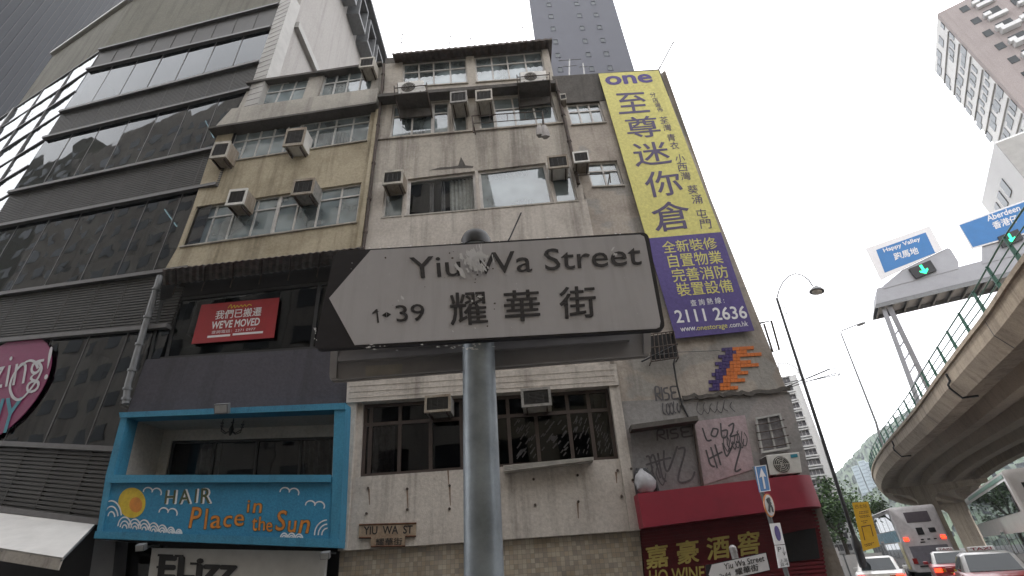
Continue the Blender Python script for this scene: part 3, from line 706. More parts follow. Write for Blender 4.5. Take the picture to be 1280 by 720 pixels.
# corrugated awning under the lowest flats
aw = MB(); n = 60
I0, I1 = FP.at((203, 357)), FP.at((452, 327)); O0, O1 = FP.at((203, 337), .7), FP.at((455, 309), .7)
for i in range(n):
    t0, t1 = i / n, (i + 1) / n; h0, h1 = (0, .035) if i % 2 else (.035, 0)
    a0, a1, b0, b1 = O0.lerp(O1, t0), O0.lerp(O1, t1), I0.lerp(I1, t0), I0.lerp(I1, t1)
    z0, z1 = Vector((0, 0, h0)), Vector((0, 0, h1))
    aw.hexa([a0 + z0, a1 + z1, b1 + z1, b0 + z0], [a0 + z0 - Vector((0, 0, .02)), a1 + z1 - Vector((0, 0, .02)), b1 + z1 - Vector((0, 0, .02)), b0 + z0 - Vector((0, 0, .02))])
aw.build('corrugated_awning', M['tin'], yel)
br = MB()
for i in range(7):
    t = (i + .5) / 7; br.tube([O0.lerp(O1, t) - Vector((0, 0, .05)), I0.lerp(I1, t) - Vector((0, 0, .05)), I0.lerp(I1, t) - Vector((0, 0, .35))], .018, 5)
build_split(br, 'awning_bracket', M['rust'], yel)
# shop window with dark frame, then the blue-grey blank fascia
o = MB(); o.slab(Q(FP, (203, 342), (452.5, 313), (449, 346), (199, 374)), -.3, -.02); o.build('dark_lintel', M['dark'], yel)
sh = Q(FP, (199, 374), (449, 346), (440, 433), (183, 450))
window(yel, sh, cols=[.09, .80], fm=M['framed'], gm=M['glassd'], fw=.09, dep=.1, sill=False, name='shop_window')
o = MB(); o.slab(Q(FP, (183, 450), (440, 433), (433, 504), (160, 517)), -.3, .03); o.build('blank_fascia', M['bluegrey'], yel)
# blue balcony front
BO = .45
fm = MB()
def fb(TL, TR, BR, BL, d0=-.35, d1=0): fm.slab(Q(FP, TL, TR, BR, BL, off=BO), d0, d1)
fb((149, 515), (158, 521), (133, 605), (124, 664)[:1] + (605,)) if False else None
fb((151, 522), (159, 521.5), (141, 595), (132, 595)); fb((132, 595), (141, 595), (127, 664), (121, 664))
fb((418, 512), (432, 511), (424, 674), (413, 674))
fm.slab(Q(FP, (150, 516), (432, 504), (432, 512), (151, 522.5), off=BO), -.35, .03)
fm.slab(Q(FP, (141, 594), (414.5, 594), (414, 603), (138, 604), off=BO), -.2, .05)
fm.slab(Q(FP, (121, 664), (424, 674), (423, 685), (119, 673), off=BO), -.35, .04)
fm.build('blue_balcony_frame', M['sblued'], yel)
pn = Q(FP, (138, 604), (414, 603), (412.5, 674), (126.5, 664.5), off=BO)
pm = MB(); pm.slab(pn, -.12, -.03); pm.build('balcony_panel', M['sblue'], yel)
o = MB()
rc = [(159, 521.5), (418, 512), (415, 596), (141, 596)]
fr3 = [FP.at(p, BO - .02) for p in rc]; bk3 = [p - FP.n * 1.25 for p in fr3]
for a, c in ((0, 1), (3, 0), (1, 2)):
    s_ = {0: Vector((0, 0, .1)), 3: FP.u * -.1, 1: FP.u * .1}[a]
    o.hexa([fr3[a], fr3[c], bk3[c], bk3[a]], [fr3[a] + s_, fr3[c] + s_, bk3[c] + s_, bk3[a] + s_])
bq = Q(FP, pts=bk3)
o.qb(bq, 0, 1, 0, .2, -.12, 0); o.qb(bq, 0, .05, .2, 1, -.12, 0); o.qb(bq, .95, 1, .2, 1, -.12, 0)
o.build('balcony_lining', M['salonw'], yel)
window(yel, bq.sub(.05, .95, .2, 1), cols=[.25, .5, .75], fm=M['framed'], gm=M['glassd'], fw=.06, dep=.1, sill=False, curtains=[(.14, .27, M['curtaind']), (.72, .92, M['curtaind'])], name='balcony_door')
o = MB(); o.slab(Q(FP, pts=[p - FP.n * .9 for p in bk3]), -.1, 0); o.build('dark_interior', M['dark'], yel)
# painted sign on the panel
PQ = pn; PD = -.027
def pxq(TL, TR, BR, BL): return Q(FP, TL, TR, BR, BL, off=BO + PD)
for c_, x0, y0, x1, y1, sh_ in (('H', 206, 613, 220.5, 629.5, .1), ('A', 224, 612, 238.5, 629.5, 0), ('I', 243.5, 611.5, 247, 628, .1), ('R', 251, 610.5, 263.5, 629, .05)):
    text(c_, pxq((x0 + 1.4, y0 - .4), (x1 + 2.2, y0 - .8), (x1 + 1.6, y1 + .6), (x0 + .8, y1 + 1)), yel, M['swhite'], d=.001, bold=.03, name='white_outline', shear=sh_)
    text(c_, pxq((x0, y0), (x1, y0 - .4), (x1 - .6, y1), (x0 - .6, y1 + .3)), yel, M['hairg'], d=.005, bold=.014, name='painted_letter', shear=sh_)
for c_, x0, y0, x1, y1, sh_ in (('P', 236, 634, 252, 660, .25), ('l', 255, 636, 260.5, 661.5, .15), ('a', 263, 644.5, 276, 660.5, .1), ('c', 279.5, 644.5, 290.5, 659, .2), ('e', 293, 643, 305, 657.5, .1),
                              ('i', 309, 625.5, 312.5, 640.5, .1), ('n', 316, 629, 327.5, 641, .15), ('t', 315.5, 647.5, 321.5, 663.5, .1), ('h', 323, 646, 331.5, 663, .1), ('e', 333, 653, 340.5, 664.5, .05),
                              ('S', 344.5, 638, 358.5, 663.5, .2), ('u', 360, 651, 371, 665.5, .15), ('n', 373, 650, 387.5, 666.5, .25)):
    text(c_, pxq((x0 - .8, y0 - .8), (x1 + 1, y0 - .7), (x1 + .8, y1 + .8), (x0 - 1, y1 + .8)), yel, M['hairg'], d=.001, bold=.03, name='dark_outline', shear=sh_)
    text(c_, pxq((x0, y0), (x1, y0), (x1, y1), (x0, y1)), yel, M['sunor'], d=.005, bold=.006, name='painted_letter', shear=sh_)
def disc(cx, cy, rx, ry, m, d, name, parent, off):
    o = MB(); o.prism([FP.at((cx + rx * math.cos(2 * math.pi * i / 32), cy + ry * math.sin(2 * math.pi * i / 32)), off) for i in range(32)], FP.n, 0, d); return o.build(name, m, parent)
disc(165, 628.5, 17, 19, M['sunyel'], .004, 'painted_sun', yel, BO + PD); disc(170, 631, 8, 9.5, M['sunor'], .007, 'painted_sun_core', yel, BO + PD)
full = Q(FP, (100, 560), (440, 560), (440, 720), (100, 720), off=BO + PD)
def S(x, y): return ((x - 100) / 340, (y - 560) / 160)
def arc(cx, cy, rx, ry, a0, a1, n=7): return [S(cx + rx * math.cos(R(a0 + (a1 - a0) * i / n)), cy - ry * math.sin(R(a0 + (a1 - a0) * i / n))) for i in range(n + 1)]
wv = []
for k, (cx, cy, r_) in enumerate(((141, 645, 13), (158, 659, 9), (171, 660, 8), (183, 661, 8), (195, 663, 7), (206, 664, 6), (217, 665, 5), (227, 666, 4), (358, 672, 5), (367, 672, 5), (376, 673, 5))):
    for j in (1, .66, .34): wv.append(arc(cx, cy + 7, r_ * j, r_ * 1.6 * j, 165, 8))
for j in (1, .72, .45): wv.append(arc(411, 673, 16 * j, 18 * j, 95, 180))
for x, y in ((193, 620), (213, 646), (364, 620), (395, 637)): wv += [arc(x - 5 + 0, y, 6, 6, 175, 10), arc(x + 6, y + 1, 6, 6, 170, -25)]
strokes(full, wv, .013, yel, M['swhite'], 'painted_wave', d=.0045)
# ground floor of the salon house
o = MB(); o.slab(Q(FP, (121, 674), (147, 677), (136, 790), (104, 790)), -.4, .05); o.build('tiled_pier', M['greytile'], yel)
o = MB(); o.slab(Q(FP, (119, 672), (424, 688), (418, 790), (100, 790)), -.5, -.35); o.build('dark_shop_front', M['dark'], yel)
o = MB(); o.slab(Q(FP, (147, 677), (190, 681), (182, 790), (136, 790)), -.34, -.3); o.build('shop_pane', M['glassd'], yel)
core = MB(); A, B = FP.at((253, 210)), FP.at((470, 140))
def core_of(parent, x0, x1, ztop_, d0=1.3, d1=9, m='dark'):
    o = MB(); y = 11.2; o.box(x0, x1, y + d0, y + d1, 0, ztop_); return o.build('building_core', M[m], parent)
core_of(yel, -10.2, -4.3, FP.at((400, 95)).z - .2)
o = MB(); o.box(-10.25, -10.1, 11.75, 20, 6, FP.at((300, 125)).z); o.build('side_wall', M['yellow'], yel)

# white sign below the balcony
eb = Q(FP, (190, 685), (408, 689), (402, 760), (180, 760), off=.1)
es = thing('shop_sign', eb.P(.5, 1), 'white shop sign with black serif letters below the blue balcony', 'sign')
o = MB(); o.slab(eb, -.1, 0); o.build('sign_board', M['canvas'], es)
eq = Q(FP, (200, 694), (299, 698), (297, 727), (197, 724), off=.1)
text('ELizz', eq, es, M['letblack'], d=.02, bold=.04, name='black_lettering')
sf = MB()
for s0, s1, ts in ((-.02, .17, (.0, .5, 1.0)), (.20, .42, (1.0,)), (.195, .30, (0.0,)), (.40, .53, (1.0,)), (.40, .5, (.3,)),):
    for t_ in ts: sf.qb(eq, s0, s1, t_ - .05, t_ + .05, 0, .023)
sf.build('letter_serif', M['letblack'], es)

# red relocation poster on the shop window
rq = Q(FP, (252, 381), (349, 372), (342, 422), (239, 430), off=.02)
po = thing('poster', rq.P(.5, 1), "red poster reading WE'VE MOVED behind the dark shop window", 'poster')
o = MB(); o.slab(rq, -.02, 0); o.build('poster_sheet', M['redposter'], po)
strokes(rq.sub(.36, .66, .06, .18), [[(.0, .8), (.1, .1), (.15, .9), (.25, .3), (.3, .9), (.38, .4), (.45, .8), (.55, .4), (.62, .8), (.7, .4), (.78, .8), (.88, .4), (1, .7)]], .012, po, M['sunyel'], 'yellow_script')
text('我們已搬遷', rq.sub(.22, .80, .2, .43), po, M['letwhite'], bold=.01)
text("WE'VE MOVED", rq.sub(.20, .80, .47, .67), po, M['letwhite'], bold=.025)
text('查詢電話：2371 0977', rq.sub(.22, .76, .71, .79), po, M['letwhite'])
o = MB(); o.qb(rq, .18, .46, .83, .88, 0, .004); o.qb(rq, .49, .86, .82, .87, 0, .004); o.build('text_bar', M['letwhite'], po)

# small fittings at the salon
def floodlight(px, off, label, sc=1.0):
    p = FP.at(px, off); t = thing('floodlight', p, label, 'lamp', 'small floodlights on the salon')
    o = MB(); o.box(-.16 * sc, .16 * sc, -.06, .05, -.11 * sc, .12 * sc); 
    for i in range(len(o.v)): o.v[i] = Matrix.Rotation(R(25), 3, 'X') @ o.v[i] + p
    o.build('housing', M['steel'], t, bevel=.01)
    o = MB(); o.box(-.13 * sc, .13 * sc, -.068, -.061, -.08 * sc, .09 * sc)
    for i in range(len(o.v)): o.v[i] = Matrix.Rotation(R(25), 3, 'X') @ o.v[i] + p
    o.build('lens', M['silver'], t)
    o = MB(); o.tube([p + Vector((0, .05, 0)), p + Vector((0, .3, .05)), p - FP.n * (off - .02) + Vector((0, 0, .05))], .02, 6); o.build('arm', M['steel'], t)
floodlight((278, 511), BO + .25, 'square floodlight on the top rail of the blue balcony')
floodlight((177, 684), .5, 'small floodlight under the left end of the blue balcony', .55)
floodlight((407, 694), .5, 'small floodlight under the right end of the blue balcony', .55)
cpt = FP.at((293, 521), -.1)
ch = thing('chandelier', cpt, 'small black chandelier hanging in the blue salon balcony', 'chandelier')
o = MB(); o.tube([cpt + Vector((0, 0, .15)), cpt - Vector((0, 0, .35))], .018, 6); o.lathe([(.02, -.2), (.06, -.3), (.03, -.42), (.005, -.46)], cpt, 10); o.build('stem', M['blackst'], ch)
for k in range(6):
    a = k * math.pi / 3; dx = Vector((math.cos(a), math.sin(a), 0)); o = MB()
    o.tube([cpt + Vector((0, 0, -.33)), cpt + dx * .12 + Vector((0, 0, -.4)), cpt + dx * .24 + Vector((0, 0, -.33)), cpt + dx * .25 + Vector((0, 0, -.2))], .013, 6)
    o.lathe([(.035, -.22), (.04, -.2), (.012, -.2), (.012, -.11)], cpt + dx * .25, 8); o.build('arm', M['blackst'], ch)
# downpipes
def pipe(pts, r, label, m, name='downpipe', off=.1):
    P_ = [FP.at(p, off) for p in pts]; t = thing(name, P_[-1], label, 'pipe', 'downpipes on the house fronts')
    o = MB(); o.tube(P_, r, 8); o.build('pipe', m, t)
    o = MB()
    for i in range(len(P_) - 1):
        for k in (.25, .75):
            c = P_[i].lerp(P_[i + 1], k); o.tube([c - Vector((0, 0, .03)), c + Vector((0, 0, .03))], r * 1.35, 8)
    build_split(o, 'collar', m, t)
pipe([(200, 345), (179, 415), (160, 480), (157, 505)], .075, 'thick grey downpipe between the glass office and the salon house', M['steel'])
pipe([(480, 80), (475, 135), (464, 230), (454, 312)], .05, 'thin rusty downpipe where the yellowish and grey houses meet', M['rust'])
pipe([(694, 100), (708, 160), (723, 230)], .055, 'stained downpipe beside the banner house upper windows', M['rust'])

# ------------------------------------------------------------------ grey tenement, middle
mid = thing('tenement_building', FP.at((610, 700)), 'grey stained tenement house with a dark tin roof edge behind the street sign', 'building')
W_ = MB(); Wp = MB()
gW = dict(fm=M['framew'], gm=M['glassw'])
band(W_, mid, Q(FP, (481, 80), (685, 61), (692, 96), (480, 111)),
     [(.11, .50, dict(cols=[.25, .48, .74], tr=.36, **gW, curtains=[(.5, .95, M['curtain'], .4, .98)])), (.55, .96, dict(cols=[.25, .48, .74], tr=.34, **gW, curtains=[(.02, .4, M['curtain'], .3, .98)]))])
W_.slab(Q(FP, (480, 111), (692, 96), (695, 115), (476, 132)), -.3, 0)
band(W_, mid, Q(FP, (476, 132), (695, 115), (706, 153), (470, 174)),
     [(.07, .30, dict(cols=2, tr=.32, **gW, curtains=[(.03, .97, M['curtaind'], .3, .98)])), (.30, .39, dict(cols=1, tr=.32, **gW)), (.41, .49, dict(cols=1, **gW)),
      (.555, .64, dict(cols=1, **gW)), (.64, .97, dict(cols=[.33, .66], tr=.36, **gW, curtains=[(.3, .6, M['curtaind'])]))])
W_.slab(Q(FP, (470, 174), (706, 153), (719, 199), (464, 229)), -.3, 0)
band(Wp, mid, Q(FP, (464, 229), (719, 199), (733, 250), (458, 274)),
     [(.07, .165, dict(cols=1, fm=M['framew'], gm=M['glassw'])), (.18, .51, dict(cols=[.02, .98], fm=M['framew'], gm=M['glassx'], fw=.08, curtains=[(.6, .97, M['curtain']), (.3, .36, M['curtaind']), (.47, .53, M['curtaind'])])),
      (.525, .855, dict(cols=[.02, .98], fm=M['framew'], gm=M['glassw'], fw=.08, curtains=[(.03, .97, M['paneblue'])])), (.865, .965, dict(cols=1, tr=.35, fm=M['framew'], gm=M['glassw']))])  # blue-grey sheet in the wide right window stands in for its reflection
Wp.slab(Q(FP, (458, 274), (733, 250), (743, 300), (452, 320)), -.3, .03)
band(Wp, mid, Q(FP, (452, 320), (743, 300), (757, 380), (445, 400)),
     [(.08, .30, dict(cols=2, tr=.3, **gW)), (.32, .50, dict(cols=2, tr=.3, **gW)), (.54, .75, dict(cols=2, tr=.3, **gW)), (.76, .94, dict(cols=2, tr=.3, **gW))])
Wp.slab(Q(FP, (445, 400), (757, 380), (769, 458), (437, 479)), -.3, 0)
W_.build('wall', M['greyw'], mid)
Wp.slab(Q(FP, (437, 479), (769, 458), (772.5, 484), (436, 506)), -.3, .16)
for k in range(3):
    q = Q(FP, (437, 479), (769, 458), (772.5, 484), (436, 506)); Wp.qb(q, .01, .99, .25 + k * .27, .275 + k * .27, .16, .168)
gB = dict(fm=M['frameb'], gm=M['glassd'])
q = Q(FP, (436, 506), (772.5, 484), (786.5, 573), (430, 598))
band(Wp, mid, q, [(.055, .51, dict(cols=[.06, .30, .55, .8], tr=.29, **gB, fw=.08, curtains=[(.06, .24, M['curtaind'], .3, .99)])),
                  (.51, .965, dict(cols=[.18, .40, .66, .83], tr=.3, **gB, fw=.08))], t=.3)
Wp.slab(Q(FP, (430, 598), (786.5, 573), (800, 663), (424, 689)), -.3, .06)
for a, c in (((437, 479), (436, 506)), ):
    pass
Wp.slab(Q(FP, (437, 481), (449, 480), (436, 688), (425, 689)), -.1, .12); Wp.slab(Q(FP, (757, 459), (769, 458), (800.5, 663), (787, 664)), -.1, .12)
Wp.build('white_rendered_wall', M['white'], mid)
# bead-board pattern film on the right-hand panes
fl = MB(); qq = q.sub(.51, .965)
for s0, s1 in ((.20, .39), (.42, .65), (.68, .81), (.85, .97)):
    sub = qq.sub(s0, s1, .34, .95)
    for i in range(26):
        x = random.random() * .8; y = random.random() * .85; l_ = random.uniform(.08, .2)
        fl.poly([sub.P(x, y + l_ * .7, -.115), sub.P(min(1, x + l_), y, -.115), sub.P(min(1, x + l_ + .03), y + .02, -.115), sub.P(x + .03, y + l_ * .7 + .02, -.115)])
fl.build('torn_window_film', M['film'], mid)
o = MB(); o.slab(Q(FP, (424, 689), (800, 663), (809, 770), (418, 780)), -.4, -.04); o.build('mosaic_tile_base', M['mosaic'], mid)
bt = MB()
for x, y in ((460, 610), (509, 611), (562, 607), (458, 642), (509, 637), (562, 636), (667, 599), (669, 631), (722, 594), (723, 627), (772, 588), (777, 620), (440, 484), (770, 464), (789, 586), (791, 600)):
    p = FP.at((x, y), .13 if (x > 780 or x < 450 or y < 490) else .07); bt.tube([p - FP.n * .08, p + FP.n * .015], .028, 7)
build_split(bt, 'rusty_bolt', M['rust'], mid)
st = MB()
for x, y, l_ in ((509, 612, 26), (562, 608, 24), (722, 628, 20), (770, 590, 14), (461, 611, 20), (560, 588, 18)):
    A, B = FP.at((x, y), .064), FP.at((x + 1, y + l_), .064); st.poly([A - FP.u * .02, A + FP.u * .02, B + FP.u * .008, B - FP.u * .008])
build_split(st, 'rust_streak', M['dripm'], mid)
lb = MB(); q = Q(FP, (629, 582), (742, 571), (742, 575), (629, 590), off=.35)
for k in range(4): lb.qb(q, 0, 1, k / 4, k / 4 + .14, -.3, .0)
lb.build('blind_slat', M['acrim'], mid)
# roof edge of corrugated tin
aw = MB(); n = 50
I0, I1 = FP.at((493, 76)), FP.at((687, 62)); O0, O1 = FP.at((490, 67), .4), FP.at((690, 48), .4)
for i in range(n):
    t0, t1 = i / n, (i + 1) / n; h0, h1 = (0, .05) if i % 2 else (.05, 0)
    a0, a1, b0, b1 = O0.lerp(O1, t0), O0.lerp(O1, t1), I0.lerp(I1, t0), I0.lerp(I1, t1); z0, z1 = Vector((0, 0, h0)), Vector((0, 0, h1)); dn = Vector((0, 0, .1))
    b0, b1 = b0 + FP.n * -5 + Vector((0, 0, 1.2)), b1 + FP.n * -5 + Vector((0, 0, 1.2))
    aw.hexa([a0 + z0, a1 + z1, b1 + z1, b0 + z0], [a0 + z0 - dn, a1 + z1 - dn, b1 + z1 - dn, b0 + z0 - dn])
aw.build('tin_roof', M['rust'], mid)
o = MB(); o.slab(Q(FP, (482, 72), (688, 54), (685, 61.5), (481, 80.5)), -.4, -.02); o.build('dark_eave_board', M['slabd'], mid)
slabline('floor_slab', (476, 128), (694, 111), mid, .16, .36, M['slabd'])
slabline('window_ledge', (470, 174), (706, 153), mid, .07, .06, M['greyw'], -.1)
core_of(mid, -4.25, 1.95, FP.at((590, 66)).z - .1)
o = MB(); o.box(1.8, 1.94, 11.4, 19.5, FP.at((690, 97)).z - 3, FP.at((690, 70)).z); o.build('side_wall', M['greyw'], mid)
# stain on the wall like an old patch mark
sk = MB(); q = Q(FP, (536, 196), (592, 196), (592, 214), (536, 214))
sk.prism([q.P(x, y, .002) for x, y in ((0, .95), (.25, .75), (.5, .7), (.66, .62), (.72, 0), (.82, .6), (1, .66), (.98, .78), (.6, .82), (.3, .9))], FP.n, 0, .003); sk.build('water_stain', M['slabd'], mid)

# wall nameplate
pl_ = thing('street_nameplate', FP.at((485, 672), .1), 'rusted old street nameplate low on the white rendered wall', 'sign')
o = MB(); a_ = [(449, 656), (520.5, 654), (520, 670.5), (507, 671), (506.5, 683), (464, 684), (463.5, 672.5), (449, 673)]
o.prism([FP.at(p, .07) for p in a_], FP.n, 0, .03); o.build('plate', M['plate'], pl_)
text('YIU  WA  ST', Q(FP, (455, 658), (516, 656.5), (515.5, 667), (454.5, 668.5), off=.1), pl_, M['letblack'], bold=.02)
text('耀華街', Q(FP, (470, 673), (503, 672), (502.5, 681.5), (469.5, 682.5), off=.1), pl_, M['letblack'], bold=.01, name='character_lettering')
o = MB()
for a, c in (((449, 656), (520.5, 654)), ((449, 672), (464, 672)), ((464, 683), (506.5, 682.4)), ((507, 670.4), (520, 670))): o.tube([FP.at(a, .1), FP.at(c, .1)], .018, 5)
o.build('rusted_rim', M['rustr'], pl_)

# ------------------------------------------------------------------ banner house, corner
ban = thing('corner_building', FP.at((910, 700)), 'weathered corner house carrying the tall yellow and purple banner', 'building')
W_ = MB()
gC = dict(fm=M['framew'], gm=M['glassw'])
band(W_, ban, Q(FP, (699, 130), (836, 120), (846, 146), (706, 157)), [(.06, .37, dict(cols=3, tr=.33, **gC, curtains=[(.1, .9, M['curtaind'], .35, .98)]))])
W_.slab(Q(FP, (706, 157), (846, 146), (867, 195), (720, 203)), -.3, 0)
band(W_, ban, Q(FP, (720, 203), (867, 195), (880, 227), (728, 234)), [(.08, .35, dict(cols=2, tr=.33, **gC))])
W_.slab(Q(FP, (728, 234), (880, 227), (985, 491), (770, 503)), -.3, 0)
W_.build('wall', M['banw'], ban)
o = MB(); o.slab(Q(FP, (690, 96), (824, 87), (836, 120), (699, 130)), -.3, .02); o.build('stained_parapet', M['slabd'], ban)
L = MB(); L.slab(Q(FP, (770, 503), (985.5, 491), (1018, 620), (797, 642)), -.3, .05); L.build('patched_lower_wall', M['lowgrey'], ban)
o = MB(); o.slab(Q(FP, (775, 497), (855, 491), (853, 489), (985, 489)), -.02, .05) if False else None
ed = MB()
prev = None
for i in range(28):
    t = i / 27; x = 853 + (986 - 853) * t; y = 497 - 10 * t + random.uniform(-2.2, 2.2); p = FP.at((x, y), .05)
    if prev is not None:
        ed.hexa([prev + Vector((0, 0, .05)), p + Vector((0, 0, .05)), p - Vector((0, 0, .05)), prev - Vector((0, 0, .05))], [v + FP.n * .06 for v in (prev + Vector((0, 0, .03)), p + Vector((0, 0, .03)), p - Vector((0, 0, .06)), prev - Vector((0, 0, .06)))])
    prev = p
ed.build('broken_render_edge', M['slabd'], ban)
bd = Q(FP, (788, 540), (866, 530), (878, 608), (794, 617), off=.05)
o = MB(); o.slab(bd, -.02, .006); o.build('grey_board', M['board'], ban)
slabline2 = MB(); A, B = FP.at((786, 536), .05), FP.at((867, 525), .05)
slabline2.hexa([A + FP.n * .35, B + FP.n * .35, B + FP.n * .35 - Vector((0, 0, .1)), A + FP.n * .35 - Vector((0, 0, .1))], [A, B, B - Vector((0, 0, .1)), A - Vector((0, 0, .1))]); slabline2.build('board_ledge', M['slabd'], ban)
o = MB(); o.tube([FP.at((866, 528), .1), FP.at((878, 608), .1)], .03, 6); o.build('corner_post', M['rust'], ban)
pkq = Q(FP, (868, 527), (931, 519), (943, 586), (880, 606), off=.05)
o = MB(); o.slab(pkq, -.02, .01); o.build('pinkish_board', M['pink'], ban)
bwq = Q(FP, (942, 524), (973, 518), (985, 562), (950, 568), off=.05)
window(ban, bwq, cols=2, fm=M['greyw'] if False else M['frame'], gm=M['curtaind'], fw=.04, dep=-.05, sill=False, name='boarded_window')
brs = MB()
for k in range(4): brs.tube([bwq.P(-.05, .2 + k * .22, .1), bwq.P(.5, .22 + k * .22, .12), bwq.P(1.08, .2 + k * .22, .1)], .013, 5)
brs.build('window_bar', M['rust'], ban)
def scribble(seed, n, w=.12, h=.8):
    rr = random.Random(seed); L_ = []
    for i in range(n):
        x = .06 + .88 * i / n; L_.append([(x, .15 + rr.random() * .2), (x - w * .5, .5 + rr.random() * .2), (x + w * .3, .8 + rr.random() * .15), (x + w, .45 + rr.random() * .2), (x + w * .5, .2 + rr.random() * .2)][:rr.choice((3, 4, 5))])
    return L_
def bub(word_w):
    return [[(.02, .9), (.05, .1), (.2, .1), (.2, .45), (.06, .5), (.24, .9)], [(.3, .1), (.3, .9)], [(.55, .15), (.4, .2), (.4, .45), (.55, .55), (.55, .85), (.38, .9)], [(.92, .1), (.68, .12), (.7, .5), (.86, .48), (.7, .5), (.7, .88), (.95, .88)]]
strokes(Q(FP, (817, 483), (848, 481), (850, 500), (820, 503), off=.055), bub(1), .02, ban, M['graf'])
strokes(Q(FP, (826, 500), (852, 497), (855, 518), (830, 522), off=.055), scribble(3, 5), .014, ban, M['graf'])
strokes(bd.sub(.2, .85, .25, .9), [[(.02, .3), (.1, .35), (.15, .9)], [(.12, .35), (.2, .3), (.3, .85)], [(.3, .25), (.34, .8), (.42, .95)], [(.45, .2), (.42, .55), (.5, .7), (.75, .2), (.78, .15)], [(.8, .2), (.95, .25), (.7, .95), (.98, .98), (1.1, .8)], [(.0, .5), (.4, .42), (.6, .4)]], .02, ban, M['graf'], d=.012)
strokes(bd.sub(.4, 1, .02, .22), bub(1), .018, ban, M['graf'], d=.012)
strokes(pkq.sub(.12, .85, .06, .4), [[(.02, .2), (.08, .8), (.2, .85)], [(.3, .3), (.22, .6), (.34, .7), (.42, .4), (.3, .3)], [(.52, .1), (.5, .8), (.62, .8), (.66, .5), (.5, .5)], [(.72, .3), (.86, .2), (.8, .6), (.72, .85), (.95, .8)]], .017, ban, M['graf'], d=.014)
strokes(pkq.sub(.1, .85, .38, .95), [[(.05, .2), (.1, .6), (.2, .7)], [(.18, .15), (.26, .75)], [(.3, .1), (.36, .7)], [(.1, .45), (.45, .35)], [(.5, .1), (.55, .5), (.78, .15)], [(.86, .15), (.95, .3), (.7, .95), (.85, .98)]], .017, ban, M['graf'], d=.014)
strokes(pkq.sub(.5, .98, .2, .62), scribble(11, 6, .16), .01, ban, M['graf'], d=.0185)
strokes(bd.sub(.02, .5, .5, .95), scribble(12, 5, .2), .011, ban, M['graf'], d=.017)
strokes(Q(FP, (868, 500), (925, 495), (929, 516), (872, 521), off=.055), scribble(14, 6, .1), .008, ban, M['graf'])
bars = MB(); q = Q(FP, (812, 418), (842, 414), (848, 447), (814, 452), off=.25)
for k in range(7): bars.tube([q.P(k / 6, 0), q.P(k / 6, 1)], .014, 5)
for k in (0, .5, 1): bars.tube([q.P(0, k), q.P(1, k)], .016, 5)
for s_, t_ in ((0, 0), (1, 0), (0, 1), (1, 1)): bars.tube([q.P(s_, t_), q.P(s_, t_, -.25)], .014, 5)
bars.build('window_grille', M['rust'], ban)
o = MB(); o.slab(Q(FP, (812, 420), (842, 416), (847, 446), (815, 450), off=.005), -.02, 0); o.build('grilled_pane', M['dark'], ban)
cb = MB(); cb.tube([FP.at((802, 452), .1), FP.at((847, 430), .12), FP.at((842, 455), .1), FP.at((846, 480), .1), FP.at((852, 505), .08), FP.at((862, 525), .08)], .022, 5); cb.build('hanging_cable', M['blackst'], ban)
cb = MB(); cb.tube([FP.at((798, 446), .06), FP.at((850, 440), .06), FP.at((900, 438), .06)], .008, 4); cb.build('thin_cable', M['steel'], ban)
cf = MB(); cf.tube([FP.at(p, .0) for p in ((950, 404), (964, 401), (974, 437), (966, 440), (955, 405))], .025, 5); cf.build('corner_frame', M['rust'], ban)
sd = MB(); d_ = Vector((math.sin(R(25)), math.cos(R(25)), 0)); c_ = FP.at((900, 280)); zt_ = FP.at((823, 88)).z
c1 = Vector((FP.at((950, 420)).x, FP.at((950, 420)).y + .02, 0))
sd.hexa([c1 + Vector((0, 0, zt_)), c1 + d_ * 14 + Vector((0, 0, zt_)), c1 + d_ * 14, c1], [c1 + Vector((-.3, .3, zt_)), c1 + d_ * 14 + Vector((-.3, 0, zt_)), c1 + d_ * 14 + Vector((-.3, 0, 0)), c1 + Vector((-.3, .3, 0))]); sd.build('side_wall', M['banw'], ban)
o = MB(); o.hexa([(2.1, 12.2, zt_ - .5), (5.4, 12.2, zt_ - .5), (5.4, 12.2, 0), (2.1, 12.2, 0)], [(2.1, 24, zt_ - .5), (10.6, 24, zt_ - .5), (10.6, 24, 0), (2.1, 24, 0)]); o.build('building_core', M['dark'], ban)
# roller shutter shop front
s_q = Q(FP, (799, 655), (1020, 628), (1040, 760), (812, 770), off=-.1)
o = MB(); o.slab(s_q, -.25, -.04); n = 26
for i in range(n): o.qb(s_q, 0, 1, i / n, (i + .6) / n, -.04, .0)
o.build('roller_shutter', M['redsh'], ban)
o = MB(); o.slab(Q(FP, (975, 668), (1018, 660), (1024, 698), (983, 703), off=-.1), -.03, .03); o.build('dark_hatch', M['dark'], ban)
text('嘉 豪 酒 窖', Q(FP, (806, 683), (949, 662), (950, 692), (808, 712), off=-.08), ban, M['letyel'], d=.01, bold=.022, name='yellow_characters')
text('HO WINE', Q(FP, (811, 713), (880, 707), (881, 724), (812, 731), off=-.08), ban, M['letyel'], d=.01, bold=.015, name='yellow_word')
